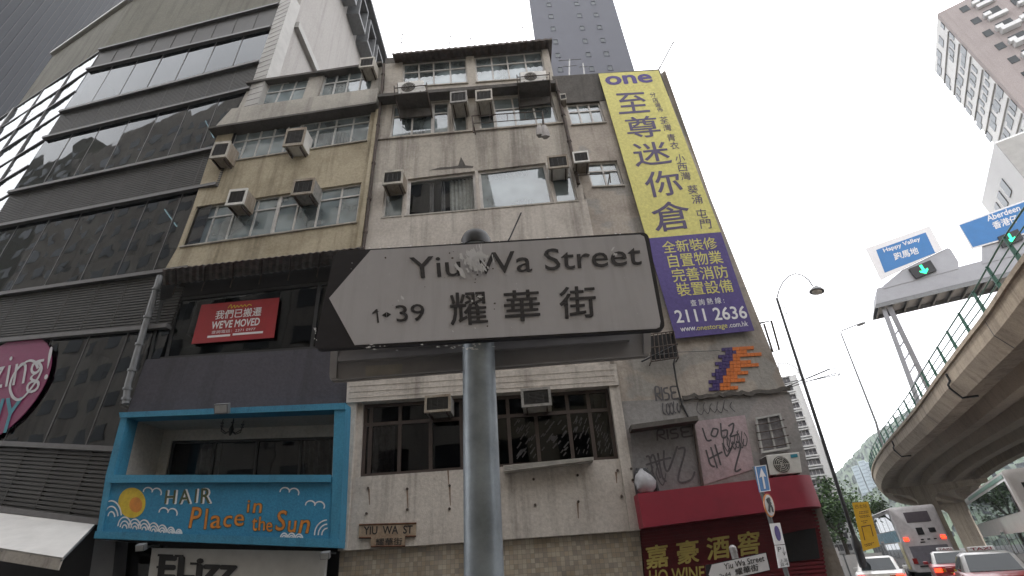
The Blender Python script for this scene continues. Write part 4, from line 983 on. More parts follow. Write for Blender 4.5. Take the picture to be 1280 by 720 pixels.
# rounded red fascia
rf = thing('shop_fascia', FP.at((910, 640)), 'blank red shop fascia with a rounded right end under the graffiti', 'fascia')
top_l = FP.at((797, 617), .55); bot_l = FP.at((801, 660), .55); tr_ = FP.at((992, 594), .55); brr = FP.at((1000, 634), .55)
zt0, zb0 = (top_l.z + tr_.z) / 2, (bot_l.z + brr.z) / 2
prof = [(top_l.x, top_l.y)]; ex = tr_.x
prof.append((ex, tr_.y)); cx_, cy_ = ex, tr_.y + .5
for i in range(1, 9): a = R(-90 + i * 80 / 8); prof.append((cx_ + .5 * math.cos(a) * 1.05, cy_ + .5 * math.sin(a)))
prof.append((prof[-1][0] + .9, prof[-1][1] + 2.6)); prof.append((prof[-1][0] - 2, prof[-1][1])); prof.append((top_l.x, FP.at((797, 617)).y + .05))
o = MB(); m_ = len(prof)
tp_ = [Vector((x, y, top_l.z + (tr_.z - top_l.z) * min(1, (x - top_l.x) / (ex - top_l.x)))) for x, y in prof]
bp_ = [Vector((x, y, bot_l.z + (brr.z - bot_l.z) * min(1, (x - top_l.x) / (ex - top_l.x)))) for x, y in prof]
o.rings([bp_, tp_]); o.build('panel', M['red'], rf, smooth=True)

# banner
bq_ = Q(FP, (748, 92), (823, 88), (943, 413), (845, 423), off=.12)
bn = thing('banner', bq_.P(.5, 1), 'tall yellow and purple storage advertising banner hung down the corner house', 'banner')
def bedge(y, side):                                              # banner's own edge at picture row y
    a, c = ((748, 92), (845, 423)) if side == 0 else ((823, 88), (943, 413))
    t = (y - a[1]) / (c[1] - a[1]); bow = -6 * 4 * t * (1 - t) * (0 if side == 0 else -.6)
    return (a[0] + (c[0] - a[0]) * t + bow, y)
def bquad(y0l, y0r, y1l, y1r): return Q(FP, bedge(y0l, 0), bedge(y0r, 1), bedge(y1r, 1), bedge(y1l, 0), off=.12)
qy, qp = bquad(92, 88, 298, 290), bquad(298, 290, 423, 413)
o = MB(); o.slab(qy, -.02, 0); o.build('yellow_cloth', M['banyel'], bn)
o = MB(); o.slab(qp, -.02, 0); o.build('purple_cloth', M['banpur'], bn)
def bt_(body_, TL, TR, BR, BL, m, bold=.0, name='lettering'): text(body_, Q(FP, TL, TR, BR, BL, off=.12), bn, m, d=.004, bold=bold, name=name)
bt_('one', (755, 95.5), (813, 92), (817, 103), (758, 107), M['banpur'], .03, 'logo_lettering')
fp = MB()
for i in range(2):
    for k in range(9):
        x = 763 + i * 2 + k * 5.6; y = 108.5 + i * 3 - k * .35; w_ = random.uniform(1, 2.2)
        fp.poly([FP.at(p, .124) for p in ((x, y), (x + w_, y - .1), (x + w_ + .3, y + 1), (x + .3, y + 1.1))])
fp.build('fine_print', M['letyel'], bn)
for c, TL, TR, BR, BL in (('至', (769, 117), (806, 115), (813, 140), (774, 143)), ('尊', (779, 147), (820, 144), (828, 170), (786, 174)), ('迷', (788, 180), (833, 176), (841, 204), (795, 209)),
                          ('你', (803, 216), (846, 211), (856, 242), (810, 248)), ('倉', (812, 254), (858, 250), (868, 285), (819, 291))):
    bt_(c, TL, TR, BR, BL, M['banpurd'], .009, 'large_character')
for c, cx_, cy_, w_ in (('分', 816, 118.5, 7), ('店', 819, 125, 7), ('遍', 822, 131, 7), ('佈', 825, 137, 7), ('荃', 830, 150, 10), ('灣', 834, 159.5, 10), ('青', 839, 172, 10.5), ('衣', 843, 182, 10.5), ('小', 850, 198, 12), ('西', 853, 209, 12),
                        ('灣', 857, 220, 12), ('葵', 866, 237, 13), ('涌', 871, 249, 13), ('屯', 877, 267, 13.5), ('門', 882, 280, 13.5)):
    h_ = w_ * .86; bt_(c, (cx_ - w_ / 2 - 1, cy_ - h_ / 2 + .5), (cx_ + w_ / 2 - 1, cy_ - h_ / 2 - .3), (cx_ + w_ / 2 + 1, cy_ + h_ / 2 - .3), (cx_ - w_ / 2 + 1, cy_ + h_ / 2 + .5), M['banpurd'], .002, 'small_character')
for c, TL, TR, BR, BL in (('全新裝修', (826, 302), (893, 296), (898, 311), (830, 317)), ('自置物業', (833, 318), (900, 313), (905, 329), (837, 335)),
                          ('完善消防', (838, 336), (907, 331), (912, 347), (842, 353)), ('裝置設備', (844, 354), (913, 349), (918, 365), (848, 371))):
    bt_(c, TL, TR, BR, BL, M['banyel'], .008)
bt_('查 詢 熱 線 :', (862, 375), (904, 371), (906, 379), (864, 383), M['banwhite'], .004)
bt_('2111 2636', (842, 388), (931, 382), (935, 398), (846, 404), M['banwhite'], .016, 'telephone_number')
bt_('www.', (850, 410), (870, 408.3), (871, 413), (851, 414.8), M['banwhite'], .008, 'web_address')
bt_('onestorage', (870.5, 408.3), (908.5, 404.6), (910, 412), (872, 415), M['banyel'], .008, 'web_address')
bt_('.com.hk', (910, 403.6), (934, 401), (935.5, 407.6), (911.5, 409.6), M['banwhite'], .008, 'web_address')

# pixel mosaic: a plain stepped pattern of tiles
mo = thing('tile_mosaic', FP.at((920, 488), .02), 'orange and purple stepped tile mosaic on the wall under the banner', 'mosaic')
mq = Q(FP, (884, 436), (951, 432), (955, 485), (886, 489), off=.012)
NC, NR = 15, 12
e0 = [4, 5, 3, 4, 2, 3, 2, 1, 2, 0, 1, 0]; e1 = [7, 8, 7, 7, 6, 6, 5, 5, 4, 4, 3, 3]; e2 = [13, 11, 15, 9, 12, 14, 9, 11, 8, 10, 6, 8]
pur = [(e0[r_], e1[r_], r_) for r_ in range(NR)]; ora = [(e1[r_], e2[r_], r_) for r_ in range(NR)]
for lst, nm, mm in ((pur, 'purple_tiles', M['purple']), (ora, 'orange_tiles', M['orange'])):
    o = MB()
    for a, c, r_ in lst:
        for k in range(a, c): o.qb(mq, k / NC + .002, (k + 1) / NC - .002, r_ / NR + .003, (r_ + 1) / NR - .003, -.01, .01 + random.uniform(0, .003))
    o.build(nm, mm, mo)

# outdoor condenser and the bag on the fascia
def condenser(q, label, dep=.35, badge=True):
    t = thing('outdoor_condenser', q.P(.5, 1, -dep), label, 'air conditioner', 'outdoor condenser units')
    o = MB(); o.slab(q, -dep, 0); o.build('casing', M['acwhite'], t, bevel=.012)
    o = MB(); r_ = q.h * .40; c = q.P(.40, .52, .004); u = (q.c[1] - q.c[0]).normalized(); v = Vector((0, 0, 1))
    o.prism([c + u * r_ * math.cos(2 * math.pi * i / 28) + v * r_ * math.sin(2 * math.pi * i / 28) for i in range(28)], FP.n, 0, .006); o.build('fan_opening', M['acfin'], t)
    o = MB()
    for k in range(1, 5):
        rr = r_ * k / 4.6; o.tube([c + FP.n * .015 + u * rr * math.cos(2 * math.pi * i / 24) + v * rr * math.sin(2 * math.pi * i / 24) for i in range(25)], .006, 4)
    for k in range(6): o.tube([c + FP.n * .013, c + FP.n * .013 + (u * math.cos(k * math.pi / 3) + v * math.sin(k * math.pi / 3)) * r_], .006, 4)
    o.build('fan_guard', M['acrim'], t)
    if badge: o = MB(); o.qb(q, .72, .93, .08, .24, .001, .006); o.build('badge', M['teal'], t)
    o = MB(); o.qb(q, -.03, -.005, .05, 1.0, -dep, -.02); o.build('dark_side', M['acfin'], t)
    o = MB(); o.qb(q, .1, .16, 1.0, 1.06, -dep, .03); o.qb(q, .84, .9, 1.0, 1.06, -dep, .03); build_split(o, 'foot', M['rust'], t)
    return t
condenser(Q(FP, (958, 569), (999, 565), (1003, 591), (963, 594), off=.5), 'white outdoor condenser with a round fan on the red fascia')
bg_ = thing('plastic_bag', FP.at((806, 614), .25), 'white plastic bag stuffed beside a dark cloth on the fascia', 'bag')
o = MB(); c = FP.at((805, 601), .28)
rgs = []
for z, r_ in ((-.22, .12), (-.15, .2), (-.02, .22), (.1, .17), (.19, .08), (.24, .03)): rgs.append([c + Vector((r_ * math.cos(a * .5236) * random.uniform(.85, 1.15), r_ * .6 * math.sin(a * .5236) * random.uniform(.85, 1.15), z)) for a in range(12)])
o.rings(rgs); o.build('bag', M['bag'], bg_, smooth=True)
dc = thing('dark_cloth', FP.at((812, 608), .15), 'black cloth draped over the bag at the left end of the fascia', 'cloth')
o = MB(); o.tube([FP.at((796, 592), .2), FP.at((806, 589), .26), FP.at((816, 598), .2), FP.at((821, 614), .2)], .09, 8, .06); o.build('cloth', M['blackst'], dc)

# ------------------------------------------------------------------ window air conditioners
def make_ac():
    t = thing('window_air_conditioner', (0, 0, 0), None, 'air conditioner', 'air conditioners on the house fronts')
    w, h, d = .33, .42, .5
    o = MB(); o.box(-w, w, -d + .05, .05, .0, h); o.build('casing', M['acbody'], t, bevel=.01)
    o = MB(); y0, y1 = -d, -d + .05
    o.box(-w - .015, -w + .045, y0, y1, -.015, h + .015); o.box(w - .045, w + .015, y0, y1, -.015, h + .015); o.box(-w + .045, w - .045, y0, y1, h - .05, h + .015); o.box(-w + .045, w - .045, y0, y1, -.015, .045)
    o.build('rim', M['acrim'], t)
    o = MB(); o.box(-w + .045, w - .045, y0 + .03, y1 - .005, .045, h - .05)
    for k in range(9): z = .055 + k * (h - .12) / 9; o.box(-w + .046, w - .046, y0 + .012, y0 + .03, z, z + .012)
    for k in range(3): x = -w * .5 + k * w * .5; o.box(x - .006, x + .006, y0 + .008, y0 + .012, .046, h - .051)
    o.build('condenser_grille', M['acfin'], t)
    for x in (-w * .7, w * .7):
        o = MB(); o.box(x - .02, x + .02, -d + .08, .05, -.045, -.002); o.build('bracket', M['rust'], t)
    return t
ac0 = make_ac(); ac_used = [0]
def place_ac(xl, yt, xr, yb, label, dep=.5):
    o = ac0 if not ac_used[0] else copy_tree(ac0); ac_used[0] += 1
    ym, xm = (yt + yb) / 2, (xl + xr) / 2
    w = (FP.at((xr, ym), dep) - FP.at((xl, ym), dep)).length; bt = FP.at((xm, yb), dep); h = FP.at((xm, yt), dep).z - bt.z
    o.location = bt - FP.n * dep; o.rotation_euler = (0, 0, FP.az); o.scale = (w / .66, dep / .5, h / .42); o['label'] = label
    for ch in kids(o):
        if ch.name.split('.')[0] in ('casing', 'rim'):
            ch.material_slots[0].link = 'OBJECT'; ch.material_slots[0].material = M[('acbody', 'acgrey', 'acbrown', 'acwhite', 'acbrown', 'acbody')[(ac_used[0] * 5 + (1 if ch.name.startswith('rim') else 0)) % 6]]
    return o
for a in ((449, 72, 466, 83, 'air conditioner at the right end of the top windows, yellowish house', .55),
          (262, 178, 281, 196, 'air conditioner past the left end of the second window row, yellowish house'),
          (354, 161, 377, 181, 'beige air conditioner midway along the second window row, yellowish house'),
          (282, 237, 303, 255, 'air conditioner at the left of the third window row, yellowish house'),
          (364, 224, 389, 242, 'air conditioner midway along the third window row, left of the green curtains'),
          (563, 114, 583, 127, 'sooty air conditioner, left one of the pair under the top floor slab', .6),
          (595, 112, 615, 125, 'sooty air conditioner, right one of the pair under the top floor slab', .6),
          (478, 213, 502, 229, 'air conditioner over the small left window of the white storey', .5),
          (686, 194, 711, 209, 'air conditioner over the small right window of the white storey', .5),
          (718, 189, 737, 202, 'air conditioner above the barred window beside the yellow banner', .5),
          (531, 494, 562, 514, 'air conditioner over the brown windows, left of the sign pole', .5),
          (653, 485, 689, 507, 'air conditioner over the brown windows, right of the sign pole', .5),
          (701, 117, 708, 124, 'tiny air conditioner high beside the top corner house window', .3)):
    place_ac(*a)
# split units in cages on the top floor
for (TL, TR, BR, BL, lab) in (((497, 103), (529, 100), (530, 114), (498, 117), 'outdoor condenser in a dark cage at the left of the tin roofed storey'),
                              ((650, 90), (682, 88), (683, 100), (651, 103), 'outdoor condenser in a dark cage at the right of the tin roofed top floor')):
    q = Q(FP, TL, TR, BR, BL, off=.6); condenser(q, lab, .42, badge=False)
    t = thing('condenser_cage', q.P(.5, 1, -.6), lab.replace('outdoor condenser in a dark cage', 'dark steel cage shelf').replace('at', 'holding the condenser at', 1), 'bracket', 'condenser cages')
    o = MB(); o.qb(q, -.15, 1.15, 1.12, 1.2, -.62, .06); o.qb(q, -.15, 1.15, 1.2, 1.9, -.62, -.56); o.build('shelf', M['slabd'], t)
    o = MB()
    for s in (-.13, 1.13):
        o.tube([q.P(s, .4, .05), q.P(s, 1.15, .05), q.P(s, 2.1, -.6)], .022, 5)
    o.tube([q.P(-.13, .6, .05), q.P(1.13, .6, .05)], .018, 5); o.build('cage_bar', M['rust'], t)

# laundry rack and clothes
rk = thing('laundry_rack', FP.at((638, 160)), 'rusty tube laundry rack below the second row windows of the grey house', 'rack')
o = MB(); oo = .75
a, b_, c, d_ = FP.at((590, 145), oo), FP.at((678, 139), oo), FP.at((680, 157), oo), FP.at((592, 166), oo)
o.tube([a, b_], .018, 6); o.tube([a.lerp(d_, .45), b_.lerp(c, .5)], .014, 6); o.tube([a, d_], .022, 6); o.tube([b_, c], .022, 6)
o.tube([a, a - FP.n * oo], .018, 6); o.tube([b_, b_ - FP.n * oo], .018, 6)
for t in (.25, .5, .75): o.tube([a.lerp(b_, t), a.lerp(d_, .45).lerp(b_.lerp(c, .5), t)], .01, 5)
o.build('rack_tube', M['rust'], rk)
for k, (x, lab) in enumerate(((674, 'grey cloth hanging at the left of the pair below the rack end'), (680, 'grey cloth hanging at the right of the pair below the rack end'))):
    p = FP.at((x, 158), oo); t = thing('hanging_cloth', p, lab, 'laundry', 'clothes drying on the rack'); o = MB(); n = 14
    ring = lambda z, r_: [p + Vector((r_ * .09 * math.cos(2 * math.pi * i / n) * (1 + .3 * math.sin(5 * i)), r_ * .06 * math.sin(2 * math.pi * i / n), z)) for i in range(n)]
    o.rings([ring(.04, .6), ring(-.1, 1), ring(-.25, 1.25), ring(-.42 - k * .06, 1.35)]); o.build('cloth', M['cloth'], t)
# rail outside the barred window
rl = thing('drying_rail', FP.at((750, 228)), 'thin drying rail outside the barred window beside the banner', 'rack')
o = MB(); a, b_ = FP.at((723, 219), .5), FP.at((762, 217), .5); o.tube([a, b_], .016, 5); o.tube([a, a - FP.n * .5], .014, 5); o.tube([b_, b_ - FP.n * .5], .014, 5); o.tube([b_, FP.at((763, 228), .5)], .02, 5); o.build('rail', M['rust'], rl)
# roof aerials
def aerial(px0, px1, rods, label, y=16):
    P_ = Plane((0, y, 0), 0); a, b_ = P_.at(px0), P_.at(px1); t = thing('roof_aerial', a, label, 'aerial', 'aerials on the roofs')
    o = MB(); o.tube([a - Vector((0, 0, 1.0)), a, b_], .028, 5); o.build('mast', M['steel'], t)
    o = MB(); d = (b_ - a)
    for f_, w_ in rods: c = a + d * f_; o.tube([c - P_.u * w_, c + P_.u * w_], .016, 4)
    o.build('crossbar', M['steel'], t)
aerial((500, 72), (503, 42), ((.62, .25), (.95, .55), (.8, .3)), 'roof aerial with short bars at the left end of the tin roof')
aerial((560, 70), (564, 38), ((.5, .3), (.75, .35), (.9, .2)), 'roof aerial with three bars left of the tin roof middle')
aerial((587, 68), (589, 33), ((.55, .2), (.8, .4)), 'tall thin roof aerial at the middle of the tin roof')
aerial((655, 62), (653, 30), ((.6, .2), (.85, .15)), 'roof aerial in front of the slate tower edge')
aerial((712, 96), (712, 74), ((.6, .3), (.95, .5)), 'twin bar roof aerial on the stained parapet', 13)
aerial((731, 94), (729, 79), ((.7, .2),), 'short roof aerial on the stained parapet', 13)
aerial((822, 90), (842, 52), ((.15, .4), (.95, .15)), 'slanting roof aerial above the banner top corner', 11.3)

# ------------------------------------------------------------------ foreground street sign on its post
SGP = Plane((0, 1.5, 0), 0)
best = min((abs(Plane((0, 1.5, 0), a / 10).at((418, 314)).z - Plane((0, 1.5, 0), a / 10).at((810, 290)).z) + abs(Plane((0, 1.5, 0), a / 10).at((392, 437)).z - Plane((0, 1.5, 0), a / 10).at((832, 412)).z), a / 10) for a in range(-200, 201))
SGP = Plane((0, 1.5, 0), best[1])
def rounded(pts, r, n=5):
    out_ = []
    for i in range(len(pts)):
        p0, p, p1 = Vector(pts[i - 1]), Vector(pts[i]), Vector(pts[(i + 1) % len(pts)])
        a = p + (p0 - p).normalized() * r; b2 = p + (p1 - p).normalized() * r
        for k in range(n + 1):
            t = k / n; out_.append(a * (1 - t) ** 2 + p * 2 * t * (1 - t) + b2 * t * t)
    return [tuple(v) for v in out_]
pole_px = SGP.at((600, 440)); pc = Vector((SGP.at((598, 430), -.075).x, SGP.at((598, 430), -.075).y, 0))
pt = thing('sign_post', (pc.x, pc.y, 0), 'grey galvanised post carrying the large street nameplate in front', 'post')
ztp = SGP.at((590, 299), -.075).z
o = MB(); o.lathe([(.057, 0), (.057, 1.1), (.0565, ztp - .02)], (pc.x, pc.y, 0), 32); o.build('pole', M['pole'], pt, smooth=True)
o = MB(); o.lathe([(.06, ztp - .05), (.061, ztp - .01), (.05, ztp + .015), (.02, ztp + .03), (.004, ztp + .034)], (pc.x, pc.y, 0), 24); o.build('cap', M['blackst'], pt, smooth=True)
sg = thing('street_nameplate', SGP.at((612, 428), -.03), 'large Yiu Wa Street nameplate with a black arrow end, peeling, in front', 'sign')
outer = rounded([(418, 314), (810, 290), (832, 412), (392, 437)], 9)
o = MB(); o.prism([SGP.at(p, 0) for p in outer], SGP.n, -.022, 0); o.build('black_plate', M['signb'], sg)
face = [(463.5, 313), (800, 293.5), (805, 296), (807, 303), (825.5, 402), (824.5, 409), (820, 411), (443.5, 431.5), (411.5, 373)]
o = MB(); o.prism([SGP.at(p, 0) for p in face], SGP.n, -.001, .002); o.build('pale_face', M['signw'], sg)
def stx(body_, TL, TR, BR, BL, bold=0, d=.0035, nm='black_lettering'): text(body_, Q(SGP, TL, TR, BR, BL), sg, M['inksoft'], d=d, bold=bold, name=nm)
stx('Yiu Wa Street', (511.5, 322.5), (800, 304.5), (802, 331.5), (514, 349.5), .004)
for c, x0, x1, y0, y1 in (('耀', 562.5, 609.5, 365.5, 407), ('華', 630, 675.5, 363, 402.5), ('街', 699, 745.5, 358.5, 398.5)):
    sl = .057 * (x1 - x0); stx(c, (x0 - 1, y0 + sl * .5), (x1 - 2, y0 - sl * .5), (x1 + 1, y1 - sl * .5), (x0 + 1, y1 + sl * .5), .012, nm='black_character')
o = MB(); o.poly([SGP.at(p, .0036) for p in ((470, 386.4), (471.8, 386.2), (474, 403.5), (471.6, 403.7), (470.2, 390.4), (465.6, 393), (465.3, 390.8))]); o.build('black_numeral', M['inksoft'], sg)
stx('39', (494, 382.5), (530, 380.2), (532, 400.8), (496.5, 403.2), .004)
o = MB()
for tri in (((477, 394), (483, 390), (483.2, 397)), ((489, 392.8), (483.4, 390), (483.6, 397))): o.poly([SGP.at(p, .0036) for p in tri])
o.build('double_arrow', M['letblack'], sg)
pm = MB(); rr = random.Random(5)
def shard(cx, cy, w, h, seed, tilt=.2):
    r2 = random.Random(seed); n = 13; pts = []
    for i in range(n):
        a = 2 * math.pi * i / n; k = r2.uniform(.45, 1.2); pts.append((cx + (w * math.cos(a) + tilt * h * math.sin(a)) * k, cy + h * math.sin(a) * k))
    pm.poly([SGP.at(p, .0066 + .00004 * seed) for p in pts])
shard(594, 326, 8, 16, 1); shard(603, 320, 5, 7, 2); shard(589, 318, 4, 7, 4); shard(575, 338, 4, 9, 5, .6); shard(585, 325, 5, 4, 7); shard(577, 321, 3, 6, 8)
for k in range(64):
    x = rr.gauss(596, 10); y = rr.gauss(325, 8) + (x - 599) * -.05
    if 572 < x < 626 and 308 < y < 350: shard(x, y, rr.uniform(.5, 2.0), rr.uniform(1.5, 6.0), 200 + k, rr.uniform(-.1, .5))
shard(769, 318, 3.4, 2.6, 9); shard(766, 311, 1.4, 3, 10, -.4); shard(503, 372, 2.4, 2.8, 11); shard(498, 376, 1, 1.6, 12); shard(566, 414, 1.2, 1.6, 13); shard(594, 410, 1.2, 1.2, 14); shard(600, 371, 3.6, 1.6, 15); shard(590, 376, 1.6, 2.4, 16)
for k in range(26): shard(rr.uniform(455, 640), 430 + (640 - rr.uniform(455, 640)) * .03 + rr.uniform(-1, 3), rr.uniform(.8, 3.5), rr.uniform(.4, 1.0), 20 + k)
for k in range(16): t = rr.random(); shard(460 + 335 * t, 310.6 - 20 * t + rr.uniform(-.8, .8), rr.uniform(.6, 2.4), rr.uniform(.3, .7), 50 + k)
for k in range(8): t = rr.random(); shard(393 + 3 * rr.random(), 410 + 25 * t, .7, rr.uniform(.6, 2.0), 70 + k)
for k in range(18): shard(rr.uniform(420, 815), rr.uniform(315, 420), rr.uniform(.3, .8), rr.uniform(.3, .8), 90 + k)
pm.build('peeled_patch', M['peel'], sg)
dm = MB()
for k in range(34):
    x, y = (rr.uniform(560, 625), rr.uniform(312, 350)) if k < 20 else (rr.uniform(470, 800), rr.uniform(320, 410)); w_ = rr.uniform(.4, 1.6)
    dm.poly([SGP.at((x + w_ * math.cos(a) * rr.uniform(.6, 1.3), y + w_ * .8 * math.sin(a) * rr.uniform(.6, 1.3)), .0028) for a in (0, 1.2, 2.5, 3.7, 5)])
dm.build('grime_speck', M['rust'], sg)
# second plate on the far side of the post
BKP = Plane(SGP.p - SGP.n * .17, best[1] )
bk = thing('street_nameplate', BKP.at((612, 460)), 'grey back of the second nameplate fixed behind the post', 'sign')
o = MB(); o.prism([BKP.at(p) for p in rounded([(415, 404), (813, 379), (814, 447), (411, 479)], 12)], BKP.n, -.004, 0); o.build('plate_back', M['signgrey'], bk)
o = MB(); q = Q(BKP, (415, 404), (813, 379), (814, 447), (411, 479))
o.qb(q, .03, .93, .62, .70, 0, .022); o.qb(q, .03, .93, .18, .26, 0, .022); o.build('stiffener_rail', M['signgrey'], bk)
o = MB(); o.qb(q, 0.012, .988, .955, .98, 0, .012); o.qb(q, .975, .99, .1, .95, 0, .012); o.qb(q, .01, .025, .1, .95, 0, .012); o.build('rolled_edge', M['signgrey'], bk)
sk = Q(BKP, (457, 457.5), (503, 455), (502, 471), (457, 474))
o = MB(); o.slab(sk, 0, .0015); o.build('maker_sticker', M['acbody'], bk)
o = MB()
for k in range(2): o.tube([Vector((pc.x, pc.y, z)) + Vector((.062 * math.cos(a * .3142), .062 * math.sin(a * .3142), 0)) for a in range(21) for z in [(ztp - .12, ztp - .28)[k]]], .006, 5)
o.build('pole_band', M['steel'], bk)
rd = thing('bent_rod', SGP.at((640, 300), -.1), 'thin black rod sticking up behind the large nameplate', 'rod')
o = MB(); o.tube([SGP.at((631, 309), -.06), SGP.at((638, 296), -.06), SGP.at((651.5, 266), -.06)], .0032, 6); o.build('rod', M['blackst'], rd)

# ------------------------------------------------------------------ street corner signs
def up(px, w): return at_w(px, w)
CPL = Plane((7.2, 9.2, 0), 28)
b0 = CPL.at((983, 702)); b0.z = 0
sp_ = thing('traffic_sign_post', b0, 'grey post carrying the one way arrow and white plates at the red shop corner', 'post')
CPL = Plane(b0, 38)
tpx = CPL.at((950, 583)).z
o = MB(); o.lathe([(.028, 0), (.028, tpx)], b0 - CPL.n * .045, 12); o.build('pole', M['steel'], sp_)
def plate(name, px4, label, back, off=0, rim=None, grp=None):
    q = Q(CPL, *px4, off=off); z = [(q.c[0].z + q.c[1].z) / 2, (q.c[2].z + q.c[3].z) / 2]
    t = thing(name, q.P(.5, 1), label, 'sign', grp); o = MB(); o.slab(q, -.012, 0); o.build('plate', back, t)
    return q, t
q, t = plate('traffic_sign', ((943.5, 583), (957.5, 581), (963, 613.5), (950, 615.5)), 'blue rectangular one way sign with a white upward arrow', M['roadblue'])
o = MB(); o.prism([q.P(x, y, 0) for x, y in ((.42, .9), (.58, .9), (.58, .42), (.8, .46), (.5, .1), (.2, .46), (.42, .42))], CPL.n, .001, .005); o.build('white_arrow', M['letwhite'], t)
o = MB()
for a in ((0, .06, 0, 1), (.94, 1, 0, 1), (.06, .94, 0, .03), (.06, .94, .97, 1)): o.qb(q, *a, 0, .004)
o.build('white_border', M['letwhite'], t)
cq = Q(CPL, (952.5, 618), (964.5, 616), (971, 645), (959, 648)); t = thing('traffic_sign', cq.P(.5, 1), 'round pedestrian sign with a worn red ring below the arrow sign', 'sign')
def ell(k, d): return [cq.P(.5 + .5 * k * math.cos(2 * math.pi * i / 28), .5 + .5 * k * math.sin(2 * math.pi * i / 28), d) for i in range(28)]
o = MB(); o.prism(ell(1, 0), CPL.n, -.012, 0); o.build('ring_plate', M['amber'], t)
o = MB(); o.prism(ell(.86, 0), CPL.n, .001, .004); o.build('pale_disc', M['canvas'], t)
strokes(cq, [[(.5, .22), (.48, .45), (.4, .6), (.3, .75)], [(.5, .45), (.66, .6), (.66, .78)], [(.36, .38), (.5, .32), (.64, .45)], [(.3, .3), (.62, .24)]], .022, t, M['letblack'], 'walking_figure', d=.006)
q, t = plate('traffic_sign', ((962.5, 654.5), (975, 653.5), (981, 680), (969, 681)), 'white plate with a blue oval disc, upper of the two plates', M['letwhite'], grp=None)
o = MB(); o.prism([q.P(.5 + .26 * math.cos(2 * math.pi * i / 24), .48 + .36 * math.sin(2 * math.pi * i / 24), 0) for i in range(24)], CPL.n, .001, .005); o.build('blue_disc', M['banpur'], t)
q, t = plate('traffic_sign', ((969.2, 681.8), (981.2, 680.8), (987, 708), (974, 710)), 'white plate with small black characters, lower of the two plates', M['letwhite'])
for k, (c, a) in enumerate((('上落', (.12, .9, .62, .78)), ('貨', (.12, .5, .8, .95)), ('4', (.58, .9, .8, .95)), ('P', (.15, .5, .08, .3)), ('↓', (.55, .85, .12, .5)))): text(c, q.sub(*a), t, M['letblack'], d=.006)
# small street nameplate on its own short posts
NP = Plane((5.0, 7.6, 0), -4)
nq = Q(NP, (882, 706.5), (958, 690), (963.5, 713), (884, 731)); zt_ = nq.c[1].z
t = thing('sign_post', (NP.at((921, 705)).x, NP.at((921, 705)).y, 0), 'slim grey post behind the small nameplate by the red shop', 'post')
o = MB(); zt2 = NP.at((919, 690)).z; c = NP.at((921, 705), -.06); o.lathe([(.045, 0), (.045, zt2)], (c.x, c.y, 0), 14); o.lathe([(.05, zt2), (.05, zt2 + .06), (.02, zt2 + .09)], (c.x, c.y, 0), 14); o.build('pole', M['signgrey'], t)
t = thing('street_nameplate', nq.P(.5, 1), 'small white Yiu Wa Street nameplate with an arrow end by the red shop', 'sign')
o = MB(); o.slab(nq, -.02, 0); o.build('black_plate', M['signb'], t)
o = MB(); o.prism([nq.P(x, y) for x, y in ((.10, .04), (.985, .04), (.985, .96), (.12, .96), (.035, .52))], NP.n, .001, .004); o.build('white_face', M['letwhite'], t)
text('Yiu Wa Street', nq.sub(.29, .94, .12, .44), t, M['letblack'], d=.006, bold=.004); text('耀華街', nq.sub(.45, .82, .5, .86), t, M['letblack'], d=.006, bold=.01); text('2▸44', nq.sub(.2, .38, .6, .82), t, M['letblack'], d=.006)

# ------------------------------------------------------------------ street lamps
lb0 = up((1079, 712), 20); lbase = Vector((lb0.x, lb0.y, 0)); LP = Plane(lbase, -30)
lt = LP.at((971, 373))
lm = thing('street_lamp', lbase, 'tall black street lamp with a curled arm and a bell shade', 'street lamp')
ax_ = (lt - lbase)
def lpt(t): return lbase + ax_ * t
o = MB(); o.tube([lpt(0), lpt(.13)], .16, 14); o.tube([lpt(.13), lpt(.145), lpt(.155), lpt(.165)], .20, 14, .10); o.tube([lpt(.165), lpt(.6), lpt(1)], .085, 12, .06); o.build('column', M['blackst'], lm, smooth=True)
o = MB(); o.tube([LP.at(p) for p in ((971, 373), (974, 362), (979, 352), (986, 345), (994, 342), (1003, 344), (1011, 350), (1016, 358))], .03, 8)
o.tube([LP.at((974, 372)), LP.at((979, 380)), LP.at((986, 399))], .018, 5); o.tube([LP.at((971, 385)), LP.at((981, 383))], .012, 4); o.tube([LP.at((977, 394)), LP.at((984, 392))], .012, 4)
o.build('curled_arm', M['blackst'], lm)
hd = LP.at((1021, 364)); tilt = Matrix.Rotation(R(14), 3, 'Y'); o = MB()
o.lathe([(.06, .34), (.10, .26), (.22, .18), (.34, .02), (.35, -.03), (.32, -.03), (.20, .06)], (0, 0, 0), 24); o.v = [hd + tilt @ v for v in o.v]; o.build('lamp_shade', M['steel'], lm, smooth=True)
o = MB(); o.lathe([(.24, -.02), (.22, -.10), (.12, -.17), (.01, -.19)], (0, 0, 0), 20); o.v = [hd + tilt @ v for v in o.v]; o.build('lamp_bowl', M['acrim'], lm, smooth=True)
o = MB()
for ln in (((980, 487), (1005, 478), (1047, 466)), ((980, 479), (1010, 473), (1036, 462), (1047, 460), (1050, 468), (1047, 471)), ((982, 484), (1037, 461)), ((1008, 477), (1049, 468))): o.tube([LP.at(p) for p in ln], .022, 5)
o.build('sign_bracket', M['blackst'], lm)
l2 = up((1103, 553), 45); P2 = Plane((l2.x, l2.y, 0), -35)
lm2 = thing('street_lamp', l2, 'slim grey street lamp with a short straight arm on the flyover', 'street lamp')
o = MB(); o.tube([P2.at((1104, 560)), P2.at((1095, 528)), P2.at((1051, 416))], .13, 10, .06); o.build('column', M['steel'], lm2, smooth=True)
